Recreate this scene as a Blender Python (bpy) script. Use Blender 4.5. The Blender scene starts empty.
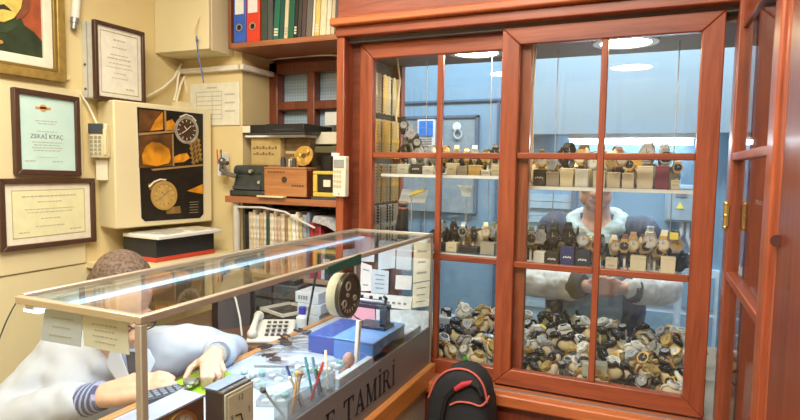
import bpy, math, random
from mathutils import Vector, Matrix, Euler
random.seed(7)
S = bpy.context.scene
COL = S.collection
PI = math.pi
ORD = ['first', 'second', 'third', 'fourth', 'fifth', 'sixth', 'seventh', 'eighth', 'ninth', 'tenth', 'eleventh', 'twelfth',
       'thirteenth', 'fourteenth', 'fifteenth', 'sixteenth', 'seventeenth', 'eighteenth', 'nineteenth', 'twentieth']

# ------------------------------------------------------------------ camera (solved from the room's three directions)
RM = Matrix(((0.91340488, 0.04531621, -0.4045219),
             (0.40675754, -0.06380511, 0.91130522),
             (0.01548634, -0.99693297, -0.07671261)))
# rows are the world axes X, Y, Z seen from the camera (x right, y down, z ahead)
FPX = 571.3
EYE = Vector((0, 0, 1.55))
cam_d = bpy.data.cameras.new('camera'); cam = bpy.data.objects.new('camera', cam_d); COL.objects.link(cam)
cr = Vector((RM[0][0], RM[1][0], RM[2][0])); cd = Vector((RM[0][1], RM[1][1], RM[2][1])); cf = Vector((RM[0][2], RM[1][2], RM[2][2]))
M = Matrix.Identity(4)
for i in range(3):
    M[i][0] = cr[i]; M[i][1] = -cd[i]; M[i][2] = -cf[i]; M[i][3] = EYE[i]
cam.matrix_world = M
cam_d.sensor_width = 36; cam_d.lens = FPX / 800 * 36; cam_d.clip_start = 0.02
S.camera = cam
def ray(x, y): return cr * (x - 400) + cd * (y - 210) + cf * FPX
def onX(x, y, X): d = ray(x, y); return EYE + d * (X / d.x)
def onY(x, y, Y): d = ray(x, y); return EYE + d * (Y / d.y)
def onZ(x, y, Z): d = ray(x, y); return EYE + d * ((Z - 1.55) / d.z)
def dep(x, y, t): return EYE + ray(x, y) / FPX * t

# ------------------------------------------------------------------ materials
MATS = {}
def nodes_of(name):
    m = bpy.data.materials.new(name); m.use_nodes = True
    nt = m.node_tree; return m, nt, nt.nodes, nt.links, nt.nodes['Principled BSDF']
def mat(name, col, rough=0.5, metal=0.0, var=0.06, scale=30, emit=0, trans=0, coat=0, bump=0):
    if name in MATS: return MATS[name]
    m, nt, N, L, B = nodes_of(name)
    B.inputs['Roughness'].default_value = rough; B.inputs['Metallic'].default_value = metal
    if coat: B.inputs['Coat Weight'].default_value = coat; B.inputs['Coat Roughness'].default_value = 0.12
    tc = N.new('ShaderNodeTexCoord'); no = N.new('ShaderNodeTexNoise'); no.inputs['Scale'].default_value = scale
    no.inputs['Detail'].default_value = 4
    L.new(tc.outputs['Object'], no.inputs['Vector'])
    cr_ = N.new('ShaderNodeValToRGB'); e = cr_.color_ramp.elements
    e[0].position = .3; e[1].position = .7
    e[0].color = tuple(max(0, c * (1 - var)) for c in col) + (1,); e[1].color = tuple(min(1, c * (1 + var)) for c in col) + (1,)
    L.new(no.outputs['Fac'], cr_.inputs['Fac']); L.new(cr_.outputs['Color'], B.inputs['Base Color'])
    if emit:
        B.inputs['Emission Color'].default_value = tuple(col) + (1,); B.inputs['Emission Strength'].default_value = emit
    if bump:
        b = N.new('ShaderNodeBump'); b.inputs['Strength'].default_value = bump; b.inputs['Distance'].default_value = .01
        L.new(no.outputs['Fac'], b.inputs['Height']); L.new(b.outputs['Normal'], B.inputs['Normal'])
    MATS[name] = m; return m
def wood(name, c0, c1, axis, rough=0.40, coat=0.16, s=9):
    if name in MATS: return MATS[name]
    m, nt, N, L, B = nodes_of(name)
    tc = N.new('ShaderNodeTexCoord'); mp = N.new('ShaderNodeMapping')
    sc = [s, s, s]; sc['xyz'.index(axis)] = s * .07; mp.inputs['Scale'].default_value = sc
    L.new(tc.outputs['Object'], mp.inputs['Vector'])
    n1 = N.new('ShaderNodeTexNoise'); n1.inputs['Scale'].default_value = 3; n1.inputs['Detail'].default_value = 8; n1.inputs['Distortion'].default_value = 1.2
    n2 = N.new('ShaderNodeTexNoise'); n2.inputs['Scale'].default_value = 22; n2.inputs['Detail'].default_value = 3
    L.new(mp.outputs['Vector'], n1.inputs['Vector']); L.new(mp.outputs['Vector'], n2.inputs['Vector'])
    mx = N.new('ShaderNodeMath'); mx.operation = 'MULTIPLY_ADD'; mx.inputs[1].default_value = .35
    L.new(n2.outputs['Fac'], mx.inputs[0]); L.new(n1.outputs['Fac'], mx.inputs[2])
    r = N.new('ShaderNodeValToRGB'); r.color_ramp.elements[0].position = .42; r.color_ramp.elements[1].position = .9
    r.color_ramp.elements[0].color = tuple(c0) + (1,); r.color_ramp.elements[1].color = tuple(c1) + (1,)
    L.new(mx.outputs[0], r.inputs['Fac']); L.new(r.outputs['Color'], B.inputs['Base Color'])
    B.inputs['Roughness'].default_value = rough; B.inputs['Coat Weight'].default_value = coat; B.inputs['Coat Roughness'].default_value = .18
    MATS[name] = m; return m
def glass(name, tint=(1, 1, 1), r0=.045, dust=0.0, pat=None):
    if name in MATS: return MATS[name]
    m = bpy.data.materials.new(name); m.use_nodes = True; nt = m.node_tree; N = nt.nodes; L = nt.links
    N.remove(N['Principled BSDF']); out = N['Material Output']
    tr = N.new('ShaderNodeBsdfTransparent'); tr.inputs['Color'].default_value = tuple(tint) + (1,)
    gl = N.new('ShaderNodeBsdfGlossy'); gl.inputs['Roughness'].default_value = .015
    lw = N.new('ShaderNodeLayerWeight'); pw = N.new('ShaderNodeMath'); pw.operation = 'POWER'; pw.inputs[1].default_value = 5
    L.new(lw.outputs['Facing'], pw.inputs[0]); lw.inputs['Blend'].default_value = .5
    ma = N.new('ShaderNodeMath'); ma.operation = 'MULTIPLY_ADD'; ma.inputs[1].default_value = 1 - r0; ma.inputs[2].default_value = r0
    L.new(pw.outputs[0], ma.inputs[0])
    mix = N.new('ShaderNodeMixShader'); L.new(ma.outputs[0], mix.inputs['Fac']); L.new(tr.outputs[0], mix.inputs[1]); L.new(gl.outputs[0], mix.inputs[2])
    last = mix
    if dust:
        df = N.new('ShaderNodeBsdfDiffuse'); df.inputs['Color'].default_value = (.75, .77, .78, 1)
        tc = N.new('ShaderNodeTexCoord'); no = N.new('ShaderNodeTexNoise'); no.inputs['Scale'].default_value = 7; no.inputs['Detail'].default_value = 6
        L.new(tc.outputs['Object'], no.inputs['Vector'])
        mr = N.new('ShaderNodeMapRange'); mr.inputs['From Min'].default_value = .4; mr.inputs['From Max'].default_value = .75
        mr.inputs['To Min'].default_value = dust * .5; mr.inputs['To Max'].default_value = dust * 1.6; L.new(no.outputs['Fac'], mr.inputs['Value'])
        m2 = N.new('ShaderNodeMixShader'); L.new(mr.outputs[0], m2.inputs['Fac']); L.new(mix.outputs[0], m2.inputs[1]); L.new(df.outputs[0], m2.inputs[2]); last = m2
    L.new(last.outputs[0], out.inputs['Surface'])
    MATS[name] = m; return m
def emis(name, col, st):
    if name in MATS: return MATS[name]
    m = bpy.data.materials.new(name); m.use_nodes = True; N = m.node_tree.nodes; L = m.node_tree.links
    N.remove(N['Principled BSDF']); e = N.new('ShaderNodeEmission'); e.inputs['Color'].default_value = tuple(col) + (1,); e.inputs['Strength'].default_value = st
    L.new(e.outputs[0], N['Material Output'].inputs['Surface']); MATS[name] = m; return m

WR0, WR1 = (.19, .036, .014), (.42, .100, .036)
wrz = wood('red_wood_upright', WR0, WR1, 'z'); wrx = wood('red_wood_long', WR0, WR1, 'x'); wry = wood('red_wood_deep', WR0, WR1, 'y')
wdk = wood('dark_wood', (.10, .022, .010), (.22, .055, .022), 'x')
wor = wood('orange_trim_wood', (.50, .17, .035), (.72, .30, .07), 'y')
wox = wood('orange_moulding_wood', (.42, .10, .03), (.66, .20, .06), 'x')
wsh = wood('shelf_wood', (.30, .10, .04), (.46, .18, .08), 'x')
wbx = wood('crate_wood', (.36, .14, .045), (.56, .25, .09), 'x', rough=.5, coat=.1)
wclk = wood('walnut_clock_wood', (.05, .022, .012), (.13, .055, .028), 'y')
frm = mat('certificate_frame_brown', (.075, .035, .02), .4)
cream = mat('cream_wall_paint', (.76, .62, .32), .75, var=.04, scale=3, bump=.02)
cream2 = mat('cream_box_paint', (.80, .70, .43), .5, var=.03, scale=4)
creamp = mat('pale_wall_panel', (.80, .69, .41), .6, var=.03, scale=3)
blue = mat('blue_facade_paint', (.21, .37, .52), .6, var=.05, scale=5)
bluelt = mat('grey_blue_header', (.25, .36, .44), .6, var=.04, scale=3)
bluedk = mat('blue_groove', (.08, .16, .26), .6)
gry = mat('grey_window_film', (.27, .36, .42), .35, var=.1)
alu = mat('brushed_aluminium', (.62, .56, .46), .38, .75, var=.04)
alug = mat('grey_aluminium_post', (.40, .36, .30), .45, .35, var=.04)
white = mat('white_paper', (.86, .86, .84), .8, var=.03)
bwhite = mat('bluish_white_paper', (.60, .69, .80), .8, var=.03)
cpaper = mat('cream_paper', (.82, .76, .58), .8, var=.04)
mint = mat('mint_certificate_paper', (.58, .80, .74), .7, var=.05, scale=12)
ink = mat('grey_ink', (.22, .22, .20), .8)
inkl = mat('pale_ink', (.50, .48, .38), .8)
black = mat('black_plastic', (.012, .012, .014), .35, var=.2)
blackm = mat('black_fabric', (.016, .017, .02), .85, var=.3, scale=200)
dgrey = mat('dark_grey_plastic', (.06, .065, .075), .5)
gold = mat('gold_metal', (.83, .58, .20), .25, 1.0)
brass = mat('brass_metal', (.70, .47, .15), .3, 1.0)
silver = mat('steel_metal', (.70, .69, .66), .36, .9)
bronze = mat('dark_bronze', (.10, .085, .06), .42, .7)
g_clear = glass('clear_glass', (.985, .99, .985), .030, dust=.0035)
g_case = glass('guard_glass', (.975, .99, .985), .05, dust=.006)
g_rear = glass('rear_glass', (.97, .985, .99), .05, dust=.003)
g_shelf = glass('shelf_glass', (.88, .95, .94), .05, dust=.03)
g_cup = glass('plastic_clear', (.90, .94, .96), .08, dust=.2)

# ------------------------------------------------------------------ mesh builder
def smooth_path(pts, k=6):
    pts = [Vector(p) for p in pts]; out = []
    for i in range(len(pts) - 1):
        a = pts[max(i - 1, 0)]; b = pts[i]; c = pts[i + 1]; d = pts[min(i + 2, len(pts) - 1)]
        for j in range(k):
            t = j / k; out.append(.5 * ((2 * b) + (c - a) * t + (2 * a - 5 * b + 4 * c - d) * t * t + (3 * b - a - 3 * c + d) * t ** 3))
    return out + [pts[-1]]
class MB:
    def __init__(s): s.v = []; s.f = []; s.m = []; s.mats = None
    def add(s, vs, fs, m=0):
        o = len(s.v); s.v += [Vector(p) for p in vs]; s.f += [tuple(o + i for i in f) for f in fs]; s.m += [m] * len(fs); return s
    def box(s, x0, x1, y0, y1, z0, z1, m=0):
        if x0 > x1: x0, x1 = x1, x0
        if y0 > y1: y0, y1 = y1, y0
        if z0 > z1: z0, z1 = z1, z0
        return s.add([(x0, y0, z0), (x1, y0, z0), (x1, y1, z0), (x0, y1, z0), (x0, y0, z1), (x1, y0, z1), (x1, y1, z1), (x0, y1, z1)],
                     [(0, 3, 2, 1), (4, 5, 6, 7), (0, 1, 5, 4), (1, 2, 6, 5), (2, 3, 7, 6), (3, 0, 4, 7)], m)
    def obox(s, c, size, R=None, m=0):
        R = R if R is not None else Matrix.Identity(3)
        c = Vector(c); hx, hy, hz = size[0] / 2, size[1] / 2, size[2] / 2
        P = [c + R @ Vector(p) for p in ((-hx, -hy, -hz), (hx, -hy, -hz), (hx, hy, -hz), (-hx, hy, -hz), (-hx, -hy, hz), (hx, -hy, hz), (hx, hy, hz), (-hx, hy, hz))]
        return s.add(P, [(0, 3, 2, 1), (4, 5, 6, 7), (0, 1, 5, 4), (1, 2, 6, 5), (2, 3, 7, 6), (3, 0, 4, 7)], m)
    def tube(s, pts, r, n=10, closed=False, m=0, flat=1.0, up=None):
        pts = [Vector(p) for p in pts]; k = len(pts)
        rs = list(r) if isinstance(r, (list, tuple)) else [r] * k
        vs = []; fs = []
        t0 = (pts[1] - pts[0]).normalized()
        a = Vector(up) if up else (Vector((0, 0, 1)) if abs(t0.z) < .9 else Vector((1, 0, 0)))
        for i in range(k):
            t = (pts[(i + 1) % k] - pts[i - 1]) if closed else (pts[min(i + 1, k - 1)] - pts[max(i - 1, 0)])
            t.normalize()
            u = a - t * a.dot(t)
            if u.length < 1e-5: u = t.orthogonal()
            u.normalize(); w = t.cross(u)
            if not up: a = u
            for j in range(n):
                q = 2 * PI * j / n
                vs.append(pts[i] + u * (math.cos(q) * rs[i]) + w * (math.sin(q) * rs[i] * flat))
        for i in range(k if closed else k - 1):
            i2 = (i + 1) % k
            for j in range(n):
                j2 = (j + 1) % n
                fs.append((i * n + j, i * n + j2, i2 * n + j2, i2 * n + j))
        if not closed:
            fs.append(tuple(range(n - 1, -1, -1))); fs.append(tuple((k - 1) * n + j for j in range(n)))
        return s.add(vs, fs, m)
    def cyl(s, p0, p1, r0, r1=None, n=20, m=0): return s.tube([p0, p1], [r0, r0 if r1 is None else r1], n, m=m)
    def ball(s, c, r, n=14, k=9, R=None, m=0):
        c = Vector(c); r = Vector((r, r, r)) if isinstance(r, (int, float)) else Vector(r)
        vs = [c + (R @ Vector((0, 0, -r.z)) if R else Vector((0, 0, -r.z)))]; fs = []
        for i in range(1, k):
            ph = -PI / 2 + PI * i / k
            for j in range(n):
                q = 2 * PI * j / n; p = Vector((math.cos(ph) * math.cos(q) * r.x, math.cos(ph) * math.sin(q) * r.y, math.sin(ph) * r.z))
                vs.append(c + (R @ p if R else p))
        vs.append(c + (R @ Vector((0, 0, r.z)) if R else Vector((0, 0, r.z))))
        for j in range(n):
            fs.append((0, 1 + (j + 1) % n, 1 + j)); b = 1 + (k - 2) * n
            fs.append((len(vs) - 1, b + j, b + (j + 1) % n))
        for i in range(k - 2):
            for j in range(n):
                a = 1 + i * n + j; b = 1 + i * n + (j + 1) % n
                fs.append((a, b, b + n, a + n))
        return s.add(vs, fs, m)
    def caps(s, pts, rs, n=12, m=0):
        """round-ended limb through the points with the radii"""
        s.tube(pts, rs, n, m=m)
        for p, r in zip(pts, rs): s.ball(p, r * .995, n, 8, m=m)
        return s
    def prism(s, pts, off, m=0):
        pts = [Vector(p) for p in pts]; off = Vector(off); n = len(pts)
        nn = Vector((0, 0, 0))
        for i in range(n):
            nn += pts[i].cross(pts[(i + 1) % n])
        if nn.dot(off) > 0: pts = pts[::-1]
        vs = pts + [p + off for p in pts]
        fs = [tuple(range(n)), tuple(range(2 * n - 1, n - 1, -1))] + [(i, n + i, n + (i + 1) % n, (i + 1) % n) for i in range(n)]
        return s.add(vs, fs, m)
    def ring(s, c, ax, ri, ro, h, n=32, m=0):
        """flat ring (washer) about axis ax"""
        c = Vector(c); ax = Vector(ax).normalized(); u = ax.orthogonal().normalized(); w = ax.cross(u); vs = []; fs = []
        for i in range(n):
            q = 2 * PI * i / n; d = u * math.cos(q) + w * math.sin(q)
            vs += [c + d * ri, c + d * ro, c + d * ro + ax * h, c + d * ri + ax * h]
        for i in range(n):
            a = i * 4; b = ((i + 1) % n) * 4
            for k in range(4):
                fs.append((a + k, a + (k + 1) % 4, b + (k + 1) % 4, b + k))
        return s.add(vs, [f[::-1] for f in fs], m)
    def build(s, name, mats, parent=None, bevel=0, smooth=35, base=None):
        me = bpy.data.meshes.new(name)
        if parent is not None: org = Vector(parent.get('_o', (0, 0, 0)))
        elif base is not None: org = Vector(base)
        else:
            xs = [p.x for p in s.v]; ys = [p.y for p in s.v]; org = Vector(((min(xs) + max(xs)) / 2, (min(ys) + max(ys)) / 2, min(p.z for p in s.v)))
        me.from_pydata([p - org for p in s.v], [], s.f)
        for mm in (mats if isinstance(mats, (list, tuple)) else [mats]): me.materials.append(mm)
        me.polygons.foreach_set('material_index', s.m)
        me.update()
        if smooth:
            me.shade_smooth(); me.set_sharp_from_angle(angle=math.radians(smooth))
        o = bpy.data.objects.new(name, me); COL.objects.link(o)
        if parent is not None: o.parent = parent; o['_o'] = tuple(org)
        else: o.location = org; o['_o'] = tuple(org)
        if bevel:
            b = o.modifiers.new('edge', 'BEVEL'); b.width = bevel; b.segments = 2; b.limit_method = 'ANGLE'; b.angle_limit = math.radians(40)
        return o

def tag(o, label, cat, group=None, kind=None):
    o['label'] = label; o['category'] = cat
    if group: o['group'] = group
    if kind: o['kind'] = kind
    return o
def thing(name, label, cat, loc, group=None):
    o = bpy.data.objects.new(name, None); COL.objects.link(o); o.location = loc; o['_o'] = tuple(loc); o.empty_display_size = .05
    return tag(o, label, cat, group)
def sub_empty(name, parent):
    o = bpy.data.objects.new(name, None); COL.objects.link(o); o.parent = parent; o['_o'] = tuple(parent['_o']); return o
def struct(name, mb, m, bevel=0, label=None):
    o = mb.build(name, m, bevel=bevel); o['kind'] = 'structure'; o['label'] = label or name.replace('_', ' '); o['category'] = name.split('_')[0]; return o
def bx(*a): return MB().box(*a)
def copy_tree(o, parent=None):
    c = o.copy(); COL.objects.link(c)
    if parent is not None: c.parent = parent
    for ch in o.children: copy_tree(ch, c)
    return c
def rotz(a): return Matrix.Rotation(a, 3, 'Z')

# ================================================================== SETTING
WL = -2.2
struct('floor', bx(-4.5, 1.6, -2.5, 5.0, -.1, 0), mat('floor_tile', (.32, .27, .22), .5), label='plain tiled floor of the shop')
struct('ceiling', bx(-2.35, 1.2, -2.0, 2.62, 2.75, 2.85), mat('ceiling_paint', (.85, .82, .74), .8), label='plain off-white shop ceiling')
struct('wall_behind', MB().box(-2.35, -.7, -2.1, -2.0, 0, 2.75).box(.35, 1.3, -2.1, -2.0, 0, 2.75).box(-.7, .35, -2.1, -2.0, 2.1, 2.75), cream, label='cream wall with the open shop doorway behind the viewer')
struct('wall_right', MB().box(1.15, 1.3, -2.0, .55, 0, 2.75).box(.22, 1.3, .45, .55, 0, 2.75), cream, label='cream side wall of the shop entrance')
struct('wall_left', bx(WL - .15, WL, -2.0, 2.6, 0, 2.75), cream, label='warm cream painted wall behind the repair desk')
# flat panel on the wall that carries the two lower certificates
struct('trim_1', bx(WL, WL + .012, 1.0, 1.655, 1.12, 1.842), creamp, bevel=.003, label='pale panel fixed to the cream wall behind the certificates')
struct('trim_2', bx(WL, WL + .006, .8, 1.66, .3, 1.115), creamp, label='pale lower board on the cream wall')
# pillar in the corner
struct('wall_corner', bx(WL, -1.82, 2.22, 2.6, 0, 2.75), cream, label='cream corner pillar beside the wooden window')
led = MB().box(WL, -1.808, 2.19, 2.22, 1.992, 2.016).box(-1.82, -1.79, 2.19, 2.45, 1.992, 2.016)
struct('trim_3', led, mat('white_ledge_paint', (.84, .80, .68), .6), bevel=.003, label='narrow white ledge moulding round the corner pillar')
# back wall : red wooden window with textured glass
wb = MB().box(-1.82, -1.15, 2.47, 2.6, 2.05, 2.75).box(-1.82, -1.15, 2.47, 2.6, 0, 1.2)
struct('wall_back', wb, wood('window_wall_wood', (.10, .026, .014), (.20, .055, .026), 'x'), label='red wooden wall round the small window')
def grid_window():
    root = bpy.data.objects.new('window_1', None); COL.objects.link(root); root['_o'] = (-1.5, 2.45, 1.2); root.location = (-1.5, 2.45, 1.2)
    tag(root, 'red wooden window with square textured panes behind the shelf', 'window', kind='structure')
    f = MB()
    f.box(-1.84, -1.77, 2.43, 2.50, 1.2, 2.06); f.box(-1.84, -1.15, 2.43, 2.50, 2.005, 2.06); f.box(-1.84, -1.15, 2.43, 2.5, 1.2, 1.26)
    for x in (-1.575, -1.36, -1.2): f.box(x - .022, x + .022, 2.435, 2.50, 1.2, 2.06)
    for z in (1.845, 1.62, 1.42): f.box(-1.84, -1.15, 2.436, 2.50, z - .022, z + .022)
    f.build('window_frame', wood('window_wood', (.11, .028, .014), (.24, .062, .028), 'z'), root, bevel=.005)
    m, nt, N, L, B = nodes_of('pressed_glass_pane')
    tc = N.new('ShaderNodeTexCoord'); v = N.new('ShaderNodeTexVoronoi'); v.inputs['Scale'].default_value = 62; v.inputs['Randomness'].default_value = 0
    L.new(tc.outputs['Object'], v.inputs['Vector']); r = N.new('ShaderNodeValToRGB')
    r.color_ramp.elements[0].color = (.86, .94, .98, 1); r.color_ramp.elements[1].color = (.34, .48, .60, 1); r.color_ramp.elements[0].position = .15; r.color_ramp.elements[1].position = .62  # pale base colour stands in for daylight from behind the panes
    L.new(v.outputs['Distance'], r.inputs['Fac']); L.new(r.outputs['Color'], B.inputs['Base Color']); B.inputs['Roughness'].default_value = .2
    bu = N.new('ShaderNodeBump'); bu.inputs['Strength'].default_value = .6; L.new(v.outputs['Distance'], bu.inputs['Height']); L.new(bu.outputs['Normal'], B.inputs['Normal'])
    for x0, x1 in ((-1.77, -1.597), (-1.553, -1.382), (-1.338, -1.222)):
        for z0, z1 in ((1.867, 2.005), (1.642, 1.823), (1.442, 1.598), (1.26, 1.398)):
            MB().box(x0, x1, 2.49, 2.498, z0, z1).build('window_pane', m, root)
    # deep reveal strips seen at the left of each pane
    return root
grid_window()

# outside, behind the display
struct('wall_outside', bx(-4.5, 1.6, 3.6, 3.7, 0, 3.2), blue, label='blue painted facade across the passage')
struct('trim_4', bx(-.72, 1.6, 3.42, 3.6, 1.75, 3.0), bluelt, label='grey-blue header box above the light tube')
gr = MB().box(-2.6, -.75, 3.585, 3.6, 1.972, 1.986).box(-.93, -.915, 3.588, 3.6, .2, 1.97).box(-1.44, -1.43, 3.588, 3.6, .2, 1.3)
struct('trim_5', gr, bluedk, label='dark grooves between the blue facade panels')
w2 = bpy.data.objects.new('window_2', None); COL.objects.link(w2); w2['_o'] = (-1.4, 3.58, 1.3); w2.location = (-1.4, 3.58, 1.3)
tag(w2, 'grey covered window with a dark frame in the blue facade', 'window', kind='structure')
MB().box(-2.1, -1.065, 3.57, 3.6, 1.25, 1.87).build('window_pane', gry, w2)
fr = MB().box(-2.1, -1.045, 3.56, 3.6, 1.868, 1.884).box(-1.06, -1.045, 3.56, 3.6, 1.25, 1.88)
fr.build('window_frame', bluedk, w2)
rs = MB(); rs.ring(onY(457, 126.5, 3.56), (0, -1, 0), 0, .028, .006, 20)
rs.build('round_sticker', mat('pale_sticker', (.75, .82, .88), .5), w2)
rs = MB(); rs.ring(onY(458, 134, 3.56), (0, -1, 0), .022, .03, .006, 20)
rs.build('ring_sticker', mat('pale_ring', (.55, .64, .70), .5), w2)
sg = thing('facade_sign', 'white sign with a bright blue square, on the grey window across the passage', 'sign', (-1.62, 3.55, 1.65))
a = onY(379, 116, 3.55); b = onY(437, 140, 3.55)
MB().box(onY(420, 0, 3.55).x, onY(437.5, 0, 3.55).x, 3.545, 3.56, 1.66, 1.86).build('backing', white, sg)
MB().box(onY(422, 0, 3.55).x, onY(436, 0, 3.55).x, 3.538, 3.545, 1.75, 1.85).build('blue_field', mat('sign_blue', (.03, .22, .75), .5), sg)
ln = MB()
for k in range(4): ln.box(onY(422, 0, 3.55).x, onY(435, 0, 3.55).x, 3.541, 3.545, 1.68 + k * .016, 1.686 + k * .016)
ln.build('printed_lines', ink, sg)
# shutter
sh = thing('roller_shutter', 'pale blue ribbed shutter left of the standing customer', 'shutter', (-.66, 3.55, 0))
q = MB()
for k in range(26): q.box(-.80, -.45, 3.545 + .012 * (k % 2), 3.6, .25 + k * .044, .29 + k * .044)
q.build('slats', mat('shutter_blue', (.36, .52, .64), .45), sh)
MB().box(-.83, -.80, 3.53, 3.6, .2, 1.42).build('guide_rail', bluedk, sh)
MB().box(-.45, -.42, 3.53, 3.6, .2, 1.42).build('guide_rail', bluedk, sh)
# electrical cabinet
ec = thing('electrical_cabinet', 'grey-blue electrical cabinet with a yellow warning triangle on the facade', 'cabinet', (.14, 3.5, 1.27))
MB().box(.06, .235, 3.50, 3.6, 1.265, 1.47).build('body', mat('cabinet_grey_blue', (.30, .42, .52), .45), ec, bevel=.004)
MB().box(.07, .225, 3.492, 3.5, 1.275, 1.46).build('door', mat('cabinet_grey_blue', (.30, .42, .52), .45), ec, bevel=.003)
MB().prism([(.115, 3.492, 1.34), (.155, 3.492, 1.34), (.135, 3.492, 1.378)], (0, -.003, 0)).build('warning_triangle', mat('yellow_sticker', (.85, .75, .12), .5), ec)
MB().box(.11, .165, 3.488, 3.492, 1.405, 1.428).build('name_plate', mat('plate_grey', (.18, .22, .26), .4), ec)
cd_ = MB(); cd_.tube([(.15, 3.53, 1.27), (.15, 3.52, 1.2), (.12, 3.53, 1.14), (.15, 3.55, 1.08), (.14, 3.55, .9)], .012, 8)
cd_.tube([(.18, 3.53, 1.27), (.18, 3.52, 1.18), (.21, 3.53, 1.1), (.17, 3.55, 1.06)], .010, 8)
cd_.build('cable', mat('grey_cable', (.5, .55, .58), .6), ec)
# panes low on the facade
w3 = bpy.data.objects.new('window_3', None); COL.objects.link(w3); w3['_o'] = (.1, 3.57, .5); w3.location = (.1, 3.57, .5)
tag(w3, 'pale blue panelled window low on the facade beside the customer', 'window', kind='structure')
q = MB(); q.box(-.05, .35, 3.56, 3.6, .3, 1.0); q.build('window_frame', mat('pale_blue_frame', (.55, .70, .82), .5), w3)
for x0 in (-.03, .17):
    for z0 in (.34, .56, .78): MB().box(x0, x0 + .16, 3.55, 3.562, z0, z0 + .18).build('window_pane', blue, w3)
tb = thing('fluorescent_lamp', 'lit white tube lamp under the grey-blue header outside', 'lamp', (-.14, 3.46, 1.70))
MB().box(-.47, .19, 3.45, 3.49, 1.725, 1.75).build('housing', white, tb)
MB().cyl((-.46, 3.47, 1.71), (.18, 3.47, 1.70), .014, n=12).build('tube', emis('tube_light', (.80, .94, 1), 22), tb)
cable = MB().tube([onY(533, 60, 3.5), onY(545, 115, 3.5), onY(547, 130, 3.52), onY(553, 133, 3.5)], .008, 8)
tag(cable.build('facade_cable', bluedk), 'dark cable hanging down the blue facade beside the tube lamp', 'cable')

# ================================================================== DISPLAY CABINET
dc = thing('display_cabinet', 'red wooden display cabinet with sliding glazed doors and glass shelves full of watches', 'display cabinet', (-.5, 2.05, 0))
YF = 2.0
MB().box(-1.16, .26, 1.985, 2.06, 2.11, 2.75).build('frieze_panel', wrx, dc, bevel=.003)
g = MB().box(-1.16, .26, 1.978, 1.986, 2.262, 2.272); g.build('frieze_bead', wdk, dc)
MB().box(-1.17, .21, 1.935, 2.0, 2.083, 2.112).build('moulding', wox, dc, bevel=.006)
MB().box(-1.157, .21, 1.962, 2.06, 2.046, 2.083).build('cornice', wrx, dc, bevel=.004)
MB().box(-1.157, .21, 2.005, 2.07, 2.028, 2.046).build('top_track', mat('track_grey', (.10, .085, .08), .5), dc)
MB().box(-1.157, -1.122, 1.972, 2.06, .70, 2.046).build('jamb', wrz, dc, bevel=.004)
MB().box(-1.157, -1.124, 2.06, 2.47, 0, 2.75).build('side_panel', wry, dc)
MB().box(-1.122, -1.09, 2.045, 2.06, .75, 2.03).build('inner_strip', wdk, dc)
sb = MB().box(-1.157, .20, 1.925, 2.032, .712, .757); sb.build('sill', wox, dc, bevel=.008)
MB().box(-1.15, .19, 1.965, 1.985, .757, .760).build('bottom_track', silver, dc)
MB().box(-1.157, .20, 1.955, 2.0, .04, .712).build('lower_panel', wood('lower_panel_wood', (.13, .022, .010), (.27, .055, .022), 'z'), dc)
MB().box(-1.157, .60, 2.05, 2.46, 2.006, 2.026).build('ceiling_board', mat('case_ceiling', (.30, .22, .17), .6), dc)
MB().add([(-1.157, 2.02, .745), (.60, 2.02, .745), (.60, 2.47, .87), (-1.157, 2.47, .87), (-1.157, 2.02, .70), (.60, 2.02, .70), (.60, 2.47, .70), (-1.157, 2.47, .70)],
         [(0, 1, 2, 3), (4, 7, 6, 5), (0, 4, 5, 1), (1, 5, 6, 2), (2, 6, 7, 3), (3, 7, 4, 0)]).build('display_floor', mat('display_cloth', (.40, .37, .31), .8), dc)
MB().box(-1.15, .6, 2.462, 2.468, .86, 2.01).build('rear_glass', g_rear, dc)
MB().box(-1.12, -1.075, 2.42, 2.462, .85, 2.006).build('rear_post', wrz, dc, bevel=.003)
MB().box(.27, .36, 2.40, 2.462, .85, 2.006).build('rear_post', wrz, dc, bevel=.003)
# shelves
def shelf(x0, x1, z, y0=2.105, y1=2.30):
    s_ = MB().box(x0, x1, y0, y1, z - .008, z).build('glass_shelf', g_shelf, dc)
    MB().box(x0, x1, y0 - .004, y0, z - .011, z + .001).build('shelf_edge', mat('shelf_edge_white', (.80, .83, .78), .3), dc)
ZL1, ZL2, ZR1, ZR2 = 1.518, 1.213, 1.484, 1.190
shelf(-1.02, -.475, ZL1); shelf(-.985, -.475, ZL2); shelf(-.455, .135, ZR1); shelf(-.46, .14, ZR2)
for x in (-.452, -.36, .06, -.62, -.90): MB().cyl((x, 2.29, ZR2 if x > -.5 else ZL2), (x, 2.29, 2.006), .0018, n=6).build('shelf_wire', silver, dc)
MB().tube([(-.415, 2.12, 2.0), (-.422, 2.13, 1.8), (-.418, 2.14, 1.6), (-.425, 2.13, 1.5)], .005, 8).build('power_cable', mat('ivory_cable', (.75, .68, .50), .5), dc)
MB().tube([(-1.0, 2.2, 2.0), (-.985, 2.2, 1.9), (-1.0, 2.2, 1.75), (-.99, 2.2, 1.66)], .004, 8).build('power_cable', mat('ivory_cable', (.75, .68, .50), .5), dc)
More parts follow.
